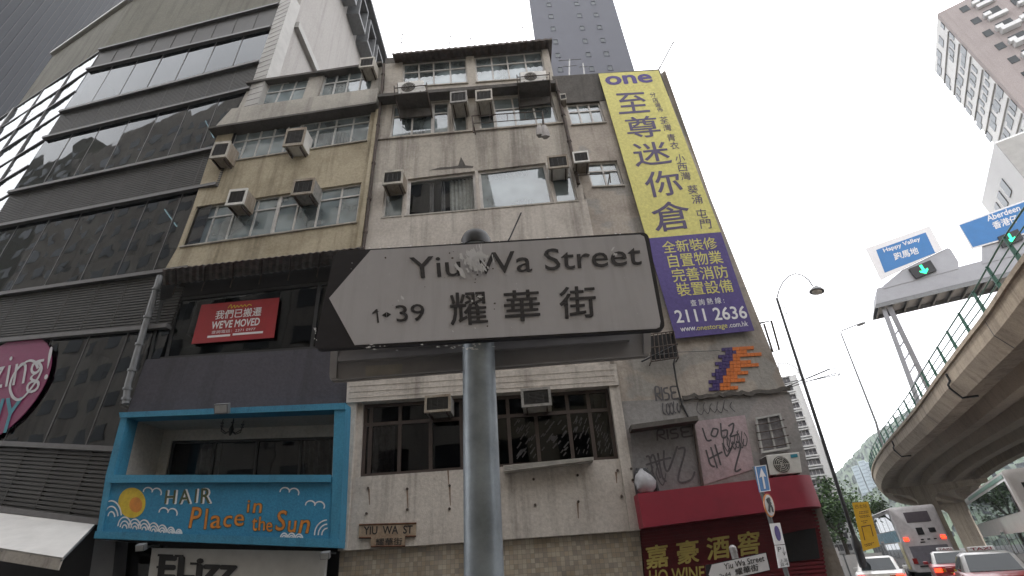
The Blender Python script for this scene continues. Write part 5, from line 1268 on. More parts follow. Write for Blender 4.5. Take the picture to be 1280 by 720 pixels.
o = MB(); o.tube([P2.at((1051, 417)), P2.at((1051, 414)), P2.at((1073, 405))], .055, 6); o.build('arm', M['steel'], lm2)
o = MB(); a, b_ = P2.at((1071, 407)), P2.at((1082, 403)); d = (b_ - a); v = Vector((0, 0, 1)); s_ = d.normalized().cross(v)
o.rings([[a + d * k + (v * math.sin(2 * math.pi * i / 10) * .14 + s_ * math.cos(2 * math.pi * i / 10) * .25) * r_ for i in range(10)] for k, r_ in ((0, .35), (.2, .9), (.6, 1), (.95, .6), (1, .1))]); o.build('lantern', M['steel'], lm2, smooth=True)

# yellow notice and parking board
YP = Plane(lbase + Vector((-.12, -.25, 0)), -32)
def vq(pl, px_top_l, px_top_r, px_bot, off=0): return Q(pl, *px_top_l)
yq = Q(YP, (1065, 628.5), (1085, 627), (1100, 683), (1079, 689))
t = thing('notice_board', yq.P(.5, 1), 'tall yellow bus stop notice on the black lamp post', 'sign')
o = MB(); o.slab(yq, -.03, 0); o.build('board', M['signyel'], t)
text('巴士站', yq.sub(.14, .86, .05, .13), t, M['rustr'], d=.006)
mk = MB()
for r_, (s0, s1) in ((.2, (.3, .8)), (.235, (.28, .8)), (.29, (.25, .75)), (.32, (.3, .8)), (.4, (.3, .66)), (.44, (.4, .6)), (.88, (.15, .7)), (.91, (.2, .6))):
    x = s0
    while x < s1: mk.qb(yq, x, x + .07, r_, r_ + .018, 0, .004); x += .1
for a in ((.22, .8, .51, .53), (.22, .27, .53, .80), (.75, .80, .53, .76)): mk.qb(yq, *a, 0, .004)
mk.build('red_marks', M['rustr'], t)
wp = up((1043, 700), 17); WP = Plane((wp.x, wp.y, 0), -32)
wq = Q(WP, (1031, 688.5), (1046.5, 684), (1054, 707), (1036, 712))
t = thing('parking_board', (wp.x, wp.y, 0), 'white parking board with a blue disc by the red shop', 'sign')
o = MB(); o.slab(wq, -.015, 0); o.build('board', M['letwhite'], t)
o = MB(); o.prism([wq.P(.5 + .2 * math.cos(2 * math.pi * i / 24), .26 + .17 * math.sin(2 * math.pi * i / 24)) for i in range(24)], WP.n, .001, .004); o.build('blue_disc', M['banpur'], t)
text('P', wq.sub(.42, .58, .16, .36), t, M['letwhite'], d=.006, bold=.02)
mk = MB()
for r_ in (.56, .68, .8):
    for k in range(5): mk.qb(wq, .12 + k * .16, .22 + k * .16, r_, r_ + .05, 0, .003)
mk.build('black_marks', M['letblack'], t)
o = MB()
for s_ in (.25, .8): p = wq.P(s_, .5, -.03); o.tube([p + Vector((0, 0, .25)), Vector((p.x, p.y, 0))], .03, 8)
o.build('leg', M['steel'], t)

# ------------------------------------------------------------------ flyover
edge = [(8.2, -9), (10.2, -2), (12.0, 4), (13.6, 8.4)] + [tuple(at_z(p, 9.0).xy) for p in ((1277, 320), (1230, 390), (1200, 430), (1167, 475), (1137, 517), (1103, 558), (1090, 582))] + [(41.5, 62.5), (50.5, 75), (62, 88), (80, 104)]
def smooth_curve(P_, n=6):
    out_ = []
    for i in range(len(P_) - 1):
        p0, p1, p2, p3 = [Vector(P_[max(0, min(len(P_) - 1, j))]) for j in (i - 1, i, i + 1, i + 2)]
        for k in range(n):
            u = k / n; out_.append(.5 * ((2 * p1) + (p2 - p0) * u + (2 * p0 - 5 * p1 + 4 * p2 - p3) * u * u + (3 * p1 - p0 - 3 * p2 + p3) * u ** 3))
    out_.append(Vector(P_[-1])); return out_
EC = smooth_curve(edge)
def ec_frame(i):
    t = (EC[min(i + 1, len(EC) - 1)] - EC[max(i - 1, 0)]).normalized(); return EC[i], t, Vector((t.y, -t.x))
def sweep(profile, i0=0, i1=None, closed=True):
    rings_ = []
    for i in range(i0, (i1 or len(EC))):
        p, t, nrm = ec_frame(i); rings_.append([Vector((p.x + nrm.x * r_, p.y + nrm.y * r_, z)) for r_, z in profile])
    return rings_
fo = thing('flyover', (EC[20].x, EC[20].y, 0), 'curved concrete road flyover with green railings at the right', 'bridge')
DW = 10.5
o = MB(); o.rings(sweep([(.10, 8.84), (.10, 8.25), (.42, 7.66), (1.2, 7.66), (1.25, 8.34), (DW - 1.25, 8.34), (DW - 1.2, 7.66), (DW - .4, 7.66), (DW - .1, 8.25), (DW - .1, 8.84), (DW - .3, 8.84), (DW - .3, 8.62), (.3, 8.62), (.3, 8.84)])); o.build('deck', M['fly'], fo)
o = MB(); o.rings(sweep([(0, 9.0), (0, 8.842), (.34, 8.842), (.34, 9.0)])); o.rings(sweep([(DW - .34, 9.0), (DW - .34, 8.842), (DW, 8.842), (DW, 9.0)])); o.build('parapet_coping', M['fly'], fo)
for r0, r1 in ((2.3, 3.2), (4.5, 5.6), (6.9, 7.8)):
    o = MB(); o.rings(sweep([(r0 + .12, 7.66), (r0, 8.338), (r1, 8.338), (r1 - .12, 7.66)])); o.build('girder', M['flyin'], fo)
for z in (9.32, 9.62, 9.95):
    o = MB(); o.tube([(p.x + .0, p.y, z) for p in [Vector((e.x, e.y)) + ec_frame(i)[2] * .16 for i, e in enumerate(EC)]], .022 if z < 9.9 else .03, 6); o.build('rail', M['green'], fo)
acc = 0; nxt = 0; cnt = 0
for i in range(len(EC) - 1):
    L_ = (EC[i + 1] - EC[i]).length
    while nxt <= acc + L_ and cnt < 46:
        f_ = (nxt - acc) / L_; p = EC[i].lerp(EC[i + 1], f_); _, t_, nr_ = ec_frame(i); c = p + nr_ * .16
        if p.y > 1.5:
            o = MB(); k = Vector((t_.x, t_.y, 0)) * .032; m2 = Vector((nr_.x, nr_.y, 0)) * .04; z0, z1 = Vector((c.x, c.y, 9.0)), Vector((c.x, c.y, 9.99))
            o.hexa([z1 - k - m2, z1 + k - m2, z0 + k - m2 * 1.6, z0 - k - m2 * 1.6], [z1 - k + m2, z1 + k + m2, z0 + k + m2 * 1.6, z0 - k + m2 * 1.6]); o.build('railing_post', M['green'], fo); cnt += 1
        nxt += 2.1
    acc += L_
for frac in (40, 52):
    dp = MB()
    p, t_, nr_ = ec_frame(frac); B3 = lambda r_, z, s=0: Vector((p.x + nr_.x * r_ + t_.x * s, p.y + nr_.y * r_ + t_.y * s, z))
    dp.tube([B3(.02, 8.7), B3(.02, 8.35), B3(.02, 8.3, .5), B3(.02, 8.15, .55), B3(.3, 7.62, .6), B3(.9, 7.6, .6)], .05, 6)
    dp.build('drain_pipe', M['blackst'], fo)
jt = MB()
for frac in (31, 46):
    p, t_, nr_ = ec_frame(frac); V3 = Vector((t_.x, t_.y, 0)) * .03
    pr = [Vector((p.x + nr_.x * r_, p.y + nr_.y * r_, z)) for r_, z in ((-.004, 9.0), (.094, 8.84), (.094, 8.25), (.414, 7.655))]
    for a, b_ in zip(pr, pr[1:]): jt.poly([a - V3, a + V3, b_ + V3, b_ - V3])
jt.build('expansion_joint', M['blackst'], fo)
def pier(i, r0=3.6, r1=6.3, hw=.9, zb=6.75):
    p, t_, nr_ = ec_frame(i); T = Vector((t_.x, t_.y, 0)); N_ = Vector((nr_.x, nr_.y, 0)); P0 = Vector((p.x, p.y, 0))
    def ring(r, h, z): return [P0 + N_ * r + T * s + Vector((0, 0, z)) for s in (h,)]
    o = MB(); poly = [(.55, 7.655), (.55, 7.3), (r0 - .4, zb), (r0, zb - .5), (r0, 0), (r1, 0), (r1, zb - .5), (r1 + .4, zb), (DW - .55, 7.3), (DW - .55, 7.655)]
    pts = [P0 + N_ * r_ + Vector((0, 0, z)) for r_, z in poly]; o.prism(pts, T, -hw, hw); o.build('pier', M['fly'], fo)
pier(next(i for i in range(len(EC)) if EC[i].y > 62), 3.2, 4.9); pier(12); pier(next(i for i in range(len(EC)) if EC[i].y > 92))

# ------------------------------------------------------------------ gantry with direction signs
GP = Plane((23.5, 29.0, 0), -27)
ga = thing('sign_gantry', (23.6, 29.0, 9.0), 'grey sign gantry spanning the flyover on twin raking legs', 'gantry')
bm4 = [(1094, 361), (1300, 302), (1300, 325), (1092, 392)]
gq = Q(GP, (1096, 360.5), (1330, 299), (1333, 322), (1095, 380))
o = MB(); o.slab(gq, -2.2, 0); o.build('beam', M['gantry'], ga)
o = MB()
for k in range(12): o.hexa([gq.P(k / 12 + .02, 1.0, -.1), gq.P(k / 12 + .03, 1.0, -.1), gq.P(k / 12 + .03, 1.25, -.1), gq.P(k / 12 + .02, 1.25, -.1)], [gq.P(k / 12 + .02, 1.0, -2.1), gq.P(k / 12 + .03, 1.0, -2.1), gq.P(k / 12 + .03, 1.25, -2.1), gq.P(k / 12 + .02, 1.25, -2.1)])
o.qb(gq, 0, 1, 1.0, 1.25, -2.2, -2.1)
o.qb(gq, 0, 1, 1.0, 1.26, -.06, -.01); o.build('underside_rib', M['steel'], ga)
o = MB(); o.prism([GP.at(p, .03) for p in ((1104, 357), (1127, 338), (1184, 310), (1188, 311), (1198, 327), (1198, 336), (1104, 361))], GP.n, -.2, .0); o.prism([GP.at(p, .03) for p in ((1228, 294), (1262, 281), (1300, 268), (1330, 290), (1330, 304), (1228, 330))], GP.n, -.2, .0); o.build('fascia_panel', M['gantry'], ga)
for pts, r_ in ((((1104, 384), (1143, 494)), .17), (((1112, 384), (1156, 478)), .19)):
    a, c = GP.at(pts[0], -.4), GP.at(pts[1], -.4 if r_ < .18 else -1.2); c.z = 9.0
    o = MB(); o.tube([a, c], r_, 4); o.build('leg', M['gantry'], ga)
o = MB(); a0, a1, c0, c1 = GP.at((1104, 384), -.4), GP.at((1112, 384), -.4), GP.at((1143, 494), -.4), GP.at((1156, 478), -1.2)
for t in (.35, .5, .65, .8, .92): o.tube([a0.lerp(c0, t), a1.lerp(c1, t - .05)], .05, 5)
o.build('leg_brace', M['gantry'], ga)
def road_sign(px4, bpx4, words, label, trim=None):
    q = Q(GP, *px4, off=.12); t = thing('direction_sign', q.P(.5, 1), label, 'sign', 'direction signs on the gantry'); o = MB(); o.slab(q, -.06, 0); o.build('white_panel', M['letwhite'], t)
    q2 = Q(GP, *bpx4, off=.125); o = MB(); o.slab(q2, -.004, .004); o.build('blue_panel', M['roadblue'], t)
    for w_, qq, b_ in words: text(w_, Q(GP, *qq, off=.13), t, M['letwhite'], d=.006, bold=b_)
    return q, t
road_sign(((1082, 310.5), (1162, 282.5), (1178, 312), (1101, 350)), ((1095, 312.5), (1157, 290.5), (1169, 316), (1106, 341)),
          [('Happy Valley', ((1103, 311), (1149, 295.5), (1151.5, 302), (1106, 317)), .02), ('跑馬地', ((1116, 317), (1146, 308), (1149, 317), (1119, 326)), .02)], 'blue Happy Valley direction sign with a wide white surround on the gantry')
road_sign(((1198, 280), (1330, 232), (1342, 276), (1215, 311)), ((1199.5, 281.5), (1330, 234.5), (1341, 274), (1216, 309)),
          [('Aberdeen', ((1232, 270), (1273, 256), (1276, 263), (1235, 277)), .02), ('香港仔', ((1239, 278), (1270, 268), (1274, 277), (1243, 287)), .02)], 'blue Aberdeen direction sign partly hidden by the green flyover railing')
for px4, lab in ((((1136, 336), (1163, 325), (1171, 337.5), (1145, 348)), 'black lane signal with a green arrow below the Happy Valley sign'), (((1247, 296), (1272, 286), (1280, 298), (1254, 309)), 'black lane signal with a green arrow below the Aberdeen sign')):
    q = Q(GP, *px4, off=.2); t = thing('lane_signal', q.P(.5, 1), lab, 'signal', 'lane signals on the gantry'); o = MB(); o.slab(q, -.15, 0); o.build('housing', M['blackst'], t)
    o = MB(); o.prism([q.P(x, y) for x, y in ((.45, .08), (.57, .08), (.57, .6), (.70, .52), (.70, .68), (.51, .96), (.32, .68), (.32, .52), (.45, .6))], GP.n, .002, .008); o.build('green_arrow', M['greenled'], t)

# ------------------------------------------------------------------ vehicles
def vroot(name, loc, az, label, cat, group=None): t = thing(name, (0, 0, 0), label, cat, group); t['_'] = 0; del t['_']; return t
def settle(t, loc, az): t.location = (loc[0], loc[1], .012); t.rotation_euler = (0, 0, R(90) - az)
def section(x, hw, zb, zt, r=.12, n=4):
    pts = []
    for cx_, cz_, a0 in ((hw - r, zt - r, 0), (-hw + r, zt - r, 90), (-hw + r, zb + r, 180), (hw - r, zb + r, 270)):
        for k in range(n + 1): a = R(a0 + 90 * k / n); pts.append(Vector((x, cx_ + r * math.cos(a), cz_ + r * math.sin(a))))
    return pts
def wheel(t, x, y, r=.31, w=.2):
    o = MB(); o.rings([[Vector((x + rr * math.cos(2 * math.pi * i / 20), yy, r + rr * math.sin(2 * math.pi * i / 20))) for i in range(20)] for rr, yy in ((r * .8, y - w / 2), (r, y - w / 2 + .03), (r, y + w / 2 - .03), (r * .8, y + w / 2))])
    p = o.build('wheel', M['tyre'], t, smooth=True)
    o = MB(); s = 1 if y > 0 else -1; o.rings([[Vector((x + rr * math.cos(2 * math.pi * i / 16), y + s * (w / 2 + dd), r + rr * math.sin(2 * math.pi * i / 16))) for i in range(16)] for rr, dd in ((r * .6, -.02), (r * .58, .006), (r * .2, .015))]); o.build('rim', M['chrome'], p)
def car(name, label, cat, paint, roofp, taxi=True, group=None, brake=True):
    t = vroot(name, None, 0, label, cat, group)
    o = MB()
    o.rings([section(x, hw, zb, zt, .1) for x, hw, zb, zt in ((-2.33, .74, .42, .70), (-2.28, .80, .30, .88), (-2.0, .85, .24, .96), (-1.2, .86, .22, .98), (0, .86, .22, .96), (1.0, .86, .22, .93), (1.9, .83, .24, .84), (2.25, .76, .3, .70), (2.3, .7, .36, .62))])
    o.build('body', paint, t, smooth=True)
    o = MB(); cab = [(-1.62, .70, .93, .96), (-1.1, .62, .93, 1.41), (-.95, .60, .93, 1.45), (.15, .60, .93, 1.46), (.35, .61, .93, 1.42), (1.0, .70, .9, .93)]
    def cs(x, ht, zb, zt): return [Vector((x, .78, zb)), Vector((x, ht + .02, max(zb, zt - .07))), Vector((x, ht - .1, zt)), Vector((x, -ht + .1, zt)), Vector((x, -ht - .02, max(zb, zt - .07))), Vector((x, -.78, zb))]
    o.rings([cs(*c) for c in cab]); o.build('cabin', roofp, t, smooth=True)
    g = MB()
    g.poly([(-1.60, .60, .975), (-1.60, -.60, .975), (-1.115, -.52, 1.385), (-1.115, .52, 1.385)]); g.v = [v + Vector((-.015, 0, .012)) for v in g.v]; g.build('rear_window', M['carglass'], t)
    g = MB(); g.poly([(.97, -.62, .96), (.97, .62, .96), (.37, .54, 1.39), (.37, -.54, 1.39)]); g.v = [v + Vector((.02, 0, .012)) for v in g.v]; g.build('windscreen', M['carglass'], t)
    for s in (-1, 1):
        for x0, x1, x2, x3 in ((-1.28, -.55, -.55, -.98), (-.48, .78, .28, -.48)):
            g = MB(); f_ = lambda x, z: Vector((x, s * (.78 - (z - .93) * (.16 / .46) + .012), z)); g.poly([f_(x0, .99), f_(x1, .99), f_(x2, 1.36), f_(x3, 1.36)]); g.build('side_window', M['carglass'], t)
        o = MB(); o.box(-2.345, -2.25, s * .66 - .13, s * .66 + .13, .66, .82); o.build('tail_lamp', M['tail'] if brake else M['lampoff'], t, bevel=.01)
        o = MB(); o.box(-2.348, -2.25, s * .42 - .1, s * .42 + .1, .67, .81); o.build('reversing_lamp', M['amber'], t)
        o = MB(); o.box(.55, .75, s * .92 - .1, s * .92 + .1, .92, 1.06); o.build('wing_mirror', paint, t, bevel=.02)
        o = MB(); o.box(2.22, 2.31, s * .56 - .14, s * .56 + .14, .55, .70); o.build('headlight', M['chrome'], t)
        for x in (-1.45, 1.4): wheel(t, x, s * .76)
    o = MB(); o.box(-2.40, -2.28, -.8, .8, .36, .52); o.build('bumper', M['chrome'] if taxi else paint, t, bevel=.03)
    p_ = MB(); p_.box(-2.36, -2.33, -.26, .26, .62, .76); p_.build('number_plate', M['plateyel'], t)
    if taxi:
        o = MB(); o.box(-.55, -.35, -.32, .32, 1.47, 1.60); o.build('roof_sign', M['letwhite'], t, bevel=.03)
        q = Q(Plane((0, 0, 0), -90), pts=[Vector((-.552, .25, 1.575)), Vector((-.552, -.25, 1.575)), Vector((-.552, -.25, 1.495)), Vector((-.552, .25, 1.495))]); q.n = Vector((-1, 0, 0)); text('TAXI', q, t, M['red'], d=.004, bold=.02)
        o = MB(); o.prism([Vector((-2.335 + .0, .0 + .09 * math.cos(a * .393), .56 + .06 * math.sin(a * .393))) for a in range(16)], Vector((-1, 0, 0)), .0, .012); o.build('rear_badge', M['busgreen'], t)
    return t
def bus(name, label, paint, trim, rear_style, L_=11.5, W=2.5, H=4.3, group='double-decker buses', engine=None, side_ad=None):
    t = vroot(name, None, 0, label, 'bus', group); hw = W / 2
    o = MB(); o.rings([section(x, h_, .35, z, .14) for x, h_, z in ((-L_ / 2, hw - .10, H - .16), (-L_ / 2 + .10, hw, H), (L_ / 2 - .5, hw, H), (L_ / 2 - .1, hw - .06, H - .2), (L_ / 2, hw - .2, H - .5))]); o.build('body', paint, t, smooth=True)
    for s in (-1, 1):
        y = s * (hw + .012)
        def side(name, x0, x1, z0, z1, m, dd=0):
            o = MB(); o.box(x0, x1, min(y, y + s * .01) + s * dd, max(y, y + s * .01) + s * dd, z0, z1); return o.build(name, m, t)
        o = MB(); q0 = [(-L_ / 2 + .5, 2.72), (L_ / 2 - .3, 2.72), (L_ / 2 - .45, 3.3), (L_ / 2 - .75, 3.86), (-L_ / 2 + .5, 3.9)]
        o.prism([Vector((x, y, z)) for x, z in q0], Vector((0, s, 0)), 0, .01); w_ = o.build('upper_window_band', M['busglass'], t)
        o = MB()
        for k in range(1, 7): x = -L_ / 2 + .5 + k * (L_ - .9) / 7; o.box(x - .02, x + .02, min(y + s * .01, y + s * .018), max(y + s * .01, y + s * .018), 2.72, 3.88)
        o.build('window_pillar', M['framed'], w_)
        w2 = side('lower_window_band', -L_ / 2 + 1.2, L_ / 2 - .5, 1.15, 1.98, M['busglass'])
        o = MB()
        for k in range(1, 8): x = -L_ / 2 + 1.2 + k * (L_ - 1.7) / 8; o.box(x - .03, x + .03, min(y + s * .01, y + s * .018), max(y + s * .01, y + s * .018), 1.15, 1.98)
        o.build('window_pillar', M['framed'], w2)
        side('roof_trim', -L_ / 2 + .3, L_ / 2 - .6, H - .3, H - .14, trim)
        if s > 0:
            dr = side('door', -.2, 1.0, .5, 2.2, M['framew'], .012); o = MB(); o.box(-.1, .36, y + .024, y + .03, .6, 2.1); o.box(.44, .9, y + .024, y + .03, .6, 2.1); o.build('door_glass', M['busglass'], dr)
        if side_ad:
            side('side_poster', -L_ / 2 + .5, L_ / 2 - 3, 2.05, 2.68, side_ad, .004)
            side('yellow_flank', -L_ / 2 + .3, -L_ / 2 + 1.1, .5, 2.0, M['busy'], .006)
        for x in (-L_ / 2 + 2.0, L_ / 2 - 2.6): wheel(t, x, s * (hw - .14), .48, .28)
    xr = -L_ / 2 - .005
    def rear(name, y0, y1, z0, z1, m, d=.012):
        o = MB(); o.box(xr - d, xr, y0, y1, z0, z1); return o.build(name, m, t)
    rear('rear_window', -.85, .85, 2.95, 3.75, M['busglass'] if rear_style == 0 else M['busp'], .012) if rear_style == 0 else rear('rear_window', -.75, .55, 3.05, 3.65, plain('dusty_glass', (.12, .10, .115), .4), .012)
    if rear_style == 1:
        rear('route_display', -.1, .25, 2.35, 2.75, M['blackst'], .02); rear('route_display', -.75, -.4, 2.45, 2.7, M['blackst'], .02)
        eg = rear('engine_cover', -1.0, 1.0, .75, 1.75, plain('cover_grey', (.20, .19, .22), .5), .015)
        o = MB(); o.box(xr - .03, xr - .016, -.85, .85, .62, .70); o.build('vent_slot', M['blackst'], eg)
        for k in range(4): rear('rear_notice', -.95 + k * .34, -.8 + k * .34, 2.05, 2.12, M['blackst'], .012)
        rear('rear_notice', .05, .3, 1.9, 1.97, M['blackst'], .012)
    else:
        eg = rear('engine_cover', -1.0, 1.0, .6, 1.7, M['busp'], .015)
        o = MB()
        for k in range(6): o.box(xr - .03, xr - .016, -.8, .8, .7 + k * .14, .77 + k * .14)
        o.build('vent_slot', M['blackst'], eg)
        rear('route_display', -.3, .4, 2.2, 2.55, M['blackst'], .02)
    for s in (-1, 1):
        rear('tail_lamp', s * .98 - .12, s * .98 + .12, 2.05 if rear_style == 1 else 2.3, 2.25 if rear_style == 1 else 2.5, M['tail'] if (rear_style == 1) else M['lampoff'], .03)
        rear('tail_lamp', s * .98 - .12, s * .98 + .12, .8, 1.1, M['lampoff'], .03)
    return t
HD = R(33.3)
def hdg(az): return Vector((math.sin(az), math.cos(az), 0))
b1 = bus('double_decker_bus', 'white double-decker bus with green roof trim under the flyover', M['busw'], M['busgreen'], 0, L_=14.5)
c = at_z((1251, 588), 4.3); d = hdg(HD); r_ = Vector((d.y, -d.x, 0)); p = c + d * 7.25 + r_ * 1.25; settle(b1, p, HD)
b2 = bus('double_decker_bus', 'pinkish grey double-decker bus seen from behind with lit red tail lamps', M['busp'], M['busw'], 1, H=4.0, side_ad=M['adblue'])
c = at_w((1118, 655), 31); az2 = R(23); d = hdg(az2); r_ = Vector((d.y, -d.x, 0)); p = Vector((c.x, c.y, 0)) + d * 5.75 + r_ * 1.25; settle(b2, p, az2)
b3 = bus('double_decker_bus', 'white bus mostly outside the right edge with a red lamp showing', M['busw'], M['busw'], 1, L_=11)
c = at_w((1266, 610), 24); p = Vector((c.x, c.y, 0)) + d * 5.5 + r_ * 1.3; settle(b3, p, HD)
t1 = car('taxi', 'red taxi with a silver roof and a lit tail lamp, nearest at the right edge', 'taxi', M['taxired'], M['silver'], True, 'red taxis in the traffic')
c = at_w((1222, 706), 14); p = Vector((c.x, c.y, 0)) + d * 1.4 + r_ * .6; settle(t1, p, HD)
t2 = car('taxi', 'red taxi with a silver roof ahead of the nearer taxi, behind the grey bus', 'taxi', M['taxired'], M['silver'], True, 'red taxis in the traffic')
c = at_w((1180, 706), 22); p = Vector((c.x, c.y, 0)) + d * 1.4 + r_ * .6; settle(t2, p, HD)
t3 = car('car', 'white car at the bottom edge in front of the grey bus', 'car', M['carwhite'], M['carwhite'], False)
c = at_w((1106, 716), 20); p = Vector((c.x, c.y, 0)) + d * .8; settle(t3, p, HD)

# ------------------------------------------------------------------ far buildings
slp = Plane((5, 48, 0), 3)
st_ = thing('slate_tower', slp.at((720, 80)) * 1.0, 'plain slate grey tower with small dark windows behind the tenements', 'tower'); st_.location.z = 0
xl_, xr_ = slp.at((668, 48)).x, slp.at((793, 88)).x
zt_ = slp.at((700, -70)).z
def slv(x, z): return Vector((x, slp.p.y + (x - slp.p.x) * math.tan(slp.az), z))
o = MB(); fr4 = [slv(xl_, zt_), slv(xr_, zt_), slv(xr_, 0), slv(xl_, 0)]; o.hexa(fr4, [fr4[0] + Vector((5, 14, 0)), fr4[1] + Vector((3, 14, 0)), fr4[2] + Vector((3, 14, 0)), fr4[3] + Vector((5, 14, 0))]); o.build('facade', M['tower'], st_)
nwin = 0
for (a, b_) in (((683, 6), (704, 87)), ((717, 5), (744, 86)), ((737, 4), (768, 85))):
    pa, pb = slp.at(a), slp.at(b_); n = 5; dz = (pb.z - pa.z) / n
    x = (pa.x + pb.x) / 2
    for k in range(-4, 9):
        z = pa.z + dz * k
        if z > zt_ - 1: continue
        q = Q(slp, pts=[slv(x - .28, z + .5), slv(x + .28, z + .5), slv(x + .28, z - .5), slv(x - .28, z - .5)]); q = Q(slp, pts=[slv(x - .36, z + .55), slv(x + .36, z + .55), slv(x + .36, z - .55), slv(x - .36, z - .55)])
        f_ = MB(); f_.qb(q, -.12, 0, -.08, 1.08, 0, .08); f_.qb(q, 1, 1.12, -.08, 1.08, 0, .08); f_.qb(q, 0, 1, -.08, 0, 0, .08); f_.qb(q, 0, 1, 1, 1.08, 0, .08); w_ = f_.build('window', M['tower'], st_)
        g = MB(); g.poly([q.P(0, 0, .01), q.P(1, 0, .01), q.P(1, 1, .01), q.P(0, 1, .01)]); g.build('pane', M['busglass'], w_)

# pink and white tower, top right
cw = 62
rv = ray(1172, 17); k = 58 / math.hypot(rv.x, rv.y); C1 = EYE + rv * k
rv2 = ray(1263, 103); 
TB = Plane((C1.x, C1.y, 0), -34); TW = Plane((C1.x, C1.y, 0), 56)
pt_ = thing('apartment_tower', (C1.x, C1.y, 0), 'tall apartment tower with a pinkish brown front and a white flank', 'tower')
Z1 = C1.z
q = Q(TB, pts=[Vector((C1.x, C1.y, Z1)), Vector((C1.x, C1.y, Z1)) + TB.u * 26, Vector((C1.x, C1.y, 0)) + TB.u * 26, Vector((C1.x, C1.y, 0))])
DE = (TW.at((1168, 88)) - Vector((C1.x, C1.y, TW.at((1168, 88)).z))).length
o = MB(); o.slab(q, -.6, 0); o.build('front_wall', M['pinktower'], pt_)
qw = Q(TW, pts=[Vector((C1.x, C1.y, Z1)) + TW.u * min(30, DE), Vector((C1.x, C1.y, Z1)), Vector((C1.x, C1.y, 0)), Vector((C1.x, C1.y, 0)) + TW.u * min(30, DE)])
o = MB(); dd = min(30, DE); n_ = -TB.u * 0
o.hexa([Vector((C1.x, C1.y, Z1)) - TB.n * .6, Vector((C1.x, C1.y, Z1)) - TB.n * dd, Vector((C1.x, C1.y, 0)) - TB.n * dd, Vector((C1.x, C1.y, 0)) - TB.n * .6],
       [p + TB.u * 25.6 for p in (Vector((C1.x, C1.y, Z1)) - TB.n * .6, Vector((C1.x, C1.y, Z1)) - TB.n * dd, Vector((C1.x, C1.y, 0)) - TB.n * dd, Vector((C1.x, C1.y, 0)) - TB.n * .6)]); o.build('white_flank', M['whtower'], pt_)
nf = int(Z1 / 2.2)
flq = lambda s0, s1, z0, z1: Q(TB, pts=[Vector((C1.x, C1.y, z1)) - TB.n * 0, ] * 4)
cntw = 0
for f in range(nf - 12, nf):
    z = Z1 - (nf - f) * 2.2 + .6
    rw = random.Random(f)
    o = MB()
    for s_ in (.06, .17, .30, .41, .55, .66, .80, .92):
        w_ = rw.choice((.6, .8, 1.1)); hgt = rw.choice((.75, 1.0, 1.0)); up_ = Vector((0, 0, hgt)); out_ = -TB.u * .05
        P0 = Vector((C1.x, C1.y, z + rw.choice((0, 0, .25)))) - TB.n * (dd * s_); P1 = P0 - TB.n * w_
        if rw.random() < .2: continue
        o.hexa([P0 + out_ + up_, P1 + out_ + up_, P1 + out_, P0 + out_], [P0 + up_, P1 + up_, P1, P0])
    build_split(o, 'flank_window', M['busglass'], pt_)
    o = MB(); P0 = Vector((C1.x, C1.y, z - .9)) - TB.n * .7; P1 = Vector((C1.x, C1.y, z - .9)) - TB.n * dd
    o.hexa([P0 - TB.u * .12 + Vector((0, 0, .12)), P1 - TB.u * .12 + Vector((0, 0, .12)), P1 - TB.u * .12, P0 - TB.u * .12], [P0 + Vector((0, 0, .12)), P1 + Vector((0, 0, .12)), P1, P0]); o.build('floor_ledge', M['stonetile'], pt_)
    o = MB(); w2 = MB(); bal = MB()
    def fbox(mb, x, wd, z0, hh, dp):
        x, wd, z0, hh = x * .7, wd * .7, z + (z0 - z) * .7, hh * .7
        a = Vector((C1.x, C1.y, z0)) + TB.u * x; b_ = a + TB.u * wd; u_ = Vector((0, 0, hh)); n_ = TB.n * dp
        mb.hexa([a + n_ + u_, b_ + n_ + u_, b_ + n_, a + n_], [a + u_, b_ + u_, b_, a])
    fbox(o, 2.2, .9, z, 1.2, .05); fbox(w2, 3.4, .8, z + .1, .6, .5)
    for x in (3.8, 8.0, 12.2):
        fbox(o, x, 1.7, z - .1, 1.6, .06); fbox(o, x + 3.0, .9, z, 1.3, .06)
        fbox(bal, x - .2, 2.1, z - .75, .62, rw.choice((.7, .7, .4)))
        if rw.random() < .75: fbox(w2, x + 2.1, .8, z + rw.choice((-.2, .3)), .65, .55)
        if rw.random() < .4: fbox(w2, x + 3.1, .7, z - .6, .5, .5)
    build_split(o, 'front_window', M['busglass'], pt_); build_split(w2, 'unit_box', M['whtower'], pt_); build_split(bal, 'balcony', M['whtower'], pt_)
# rooftop advertising panel on the lower block at the right edge
LBP = Plane(C1 + TB.n * 10 + TB.u * 3, -34)
lo_ = thing('apartment_block', (0, 0, 0), 'lower white apartment block with a grey painted sign panel at the right edge', 'building')
c2 = LBP.at((1243, 178)); lo_.location = (c2.x, c2.y, 0)
c0 = Vector((c2.x, c2.y, 0)); o = MB()
o.hexa([c0 + Vector((0, 0, c2.z)), c0 + LBP.u * 16 + Vector((0, 0, c2.z)), c0 + LBP.u * 16, c0], [c0 - LBP.n * 9 + Vector((0, 0, c2.z)), c0 + LBP.u * 16 - LBP.n * 9 + Vector((0, 0, c2.z)), c0 + LBP.u * 16 - LBP.n * 9, c0 - LBP.n * 9]); o.build('wall', M['flankw'], lo_)
o = MB(); pq_ = Q(LBP, pts=[c0 + Vector((0, 0, c2.z - .2)), c0 + LBP.u * 4.2 + Vector((0, 0, c2.z - .2)), c0 + LBP.u * 4.2 + Vector((0, 0, c2.z - 9.5)), c0 + Vector((0, 0, c2.z - 9.5))]); o.slab(pq_, 0, .12); o.build('painted_panel', M['stonetile'], lo_)
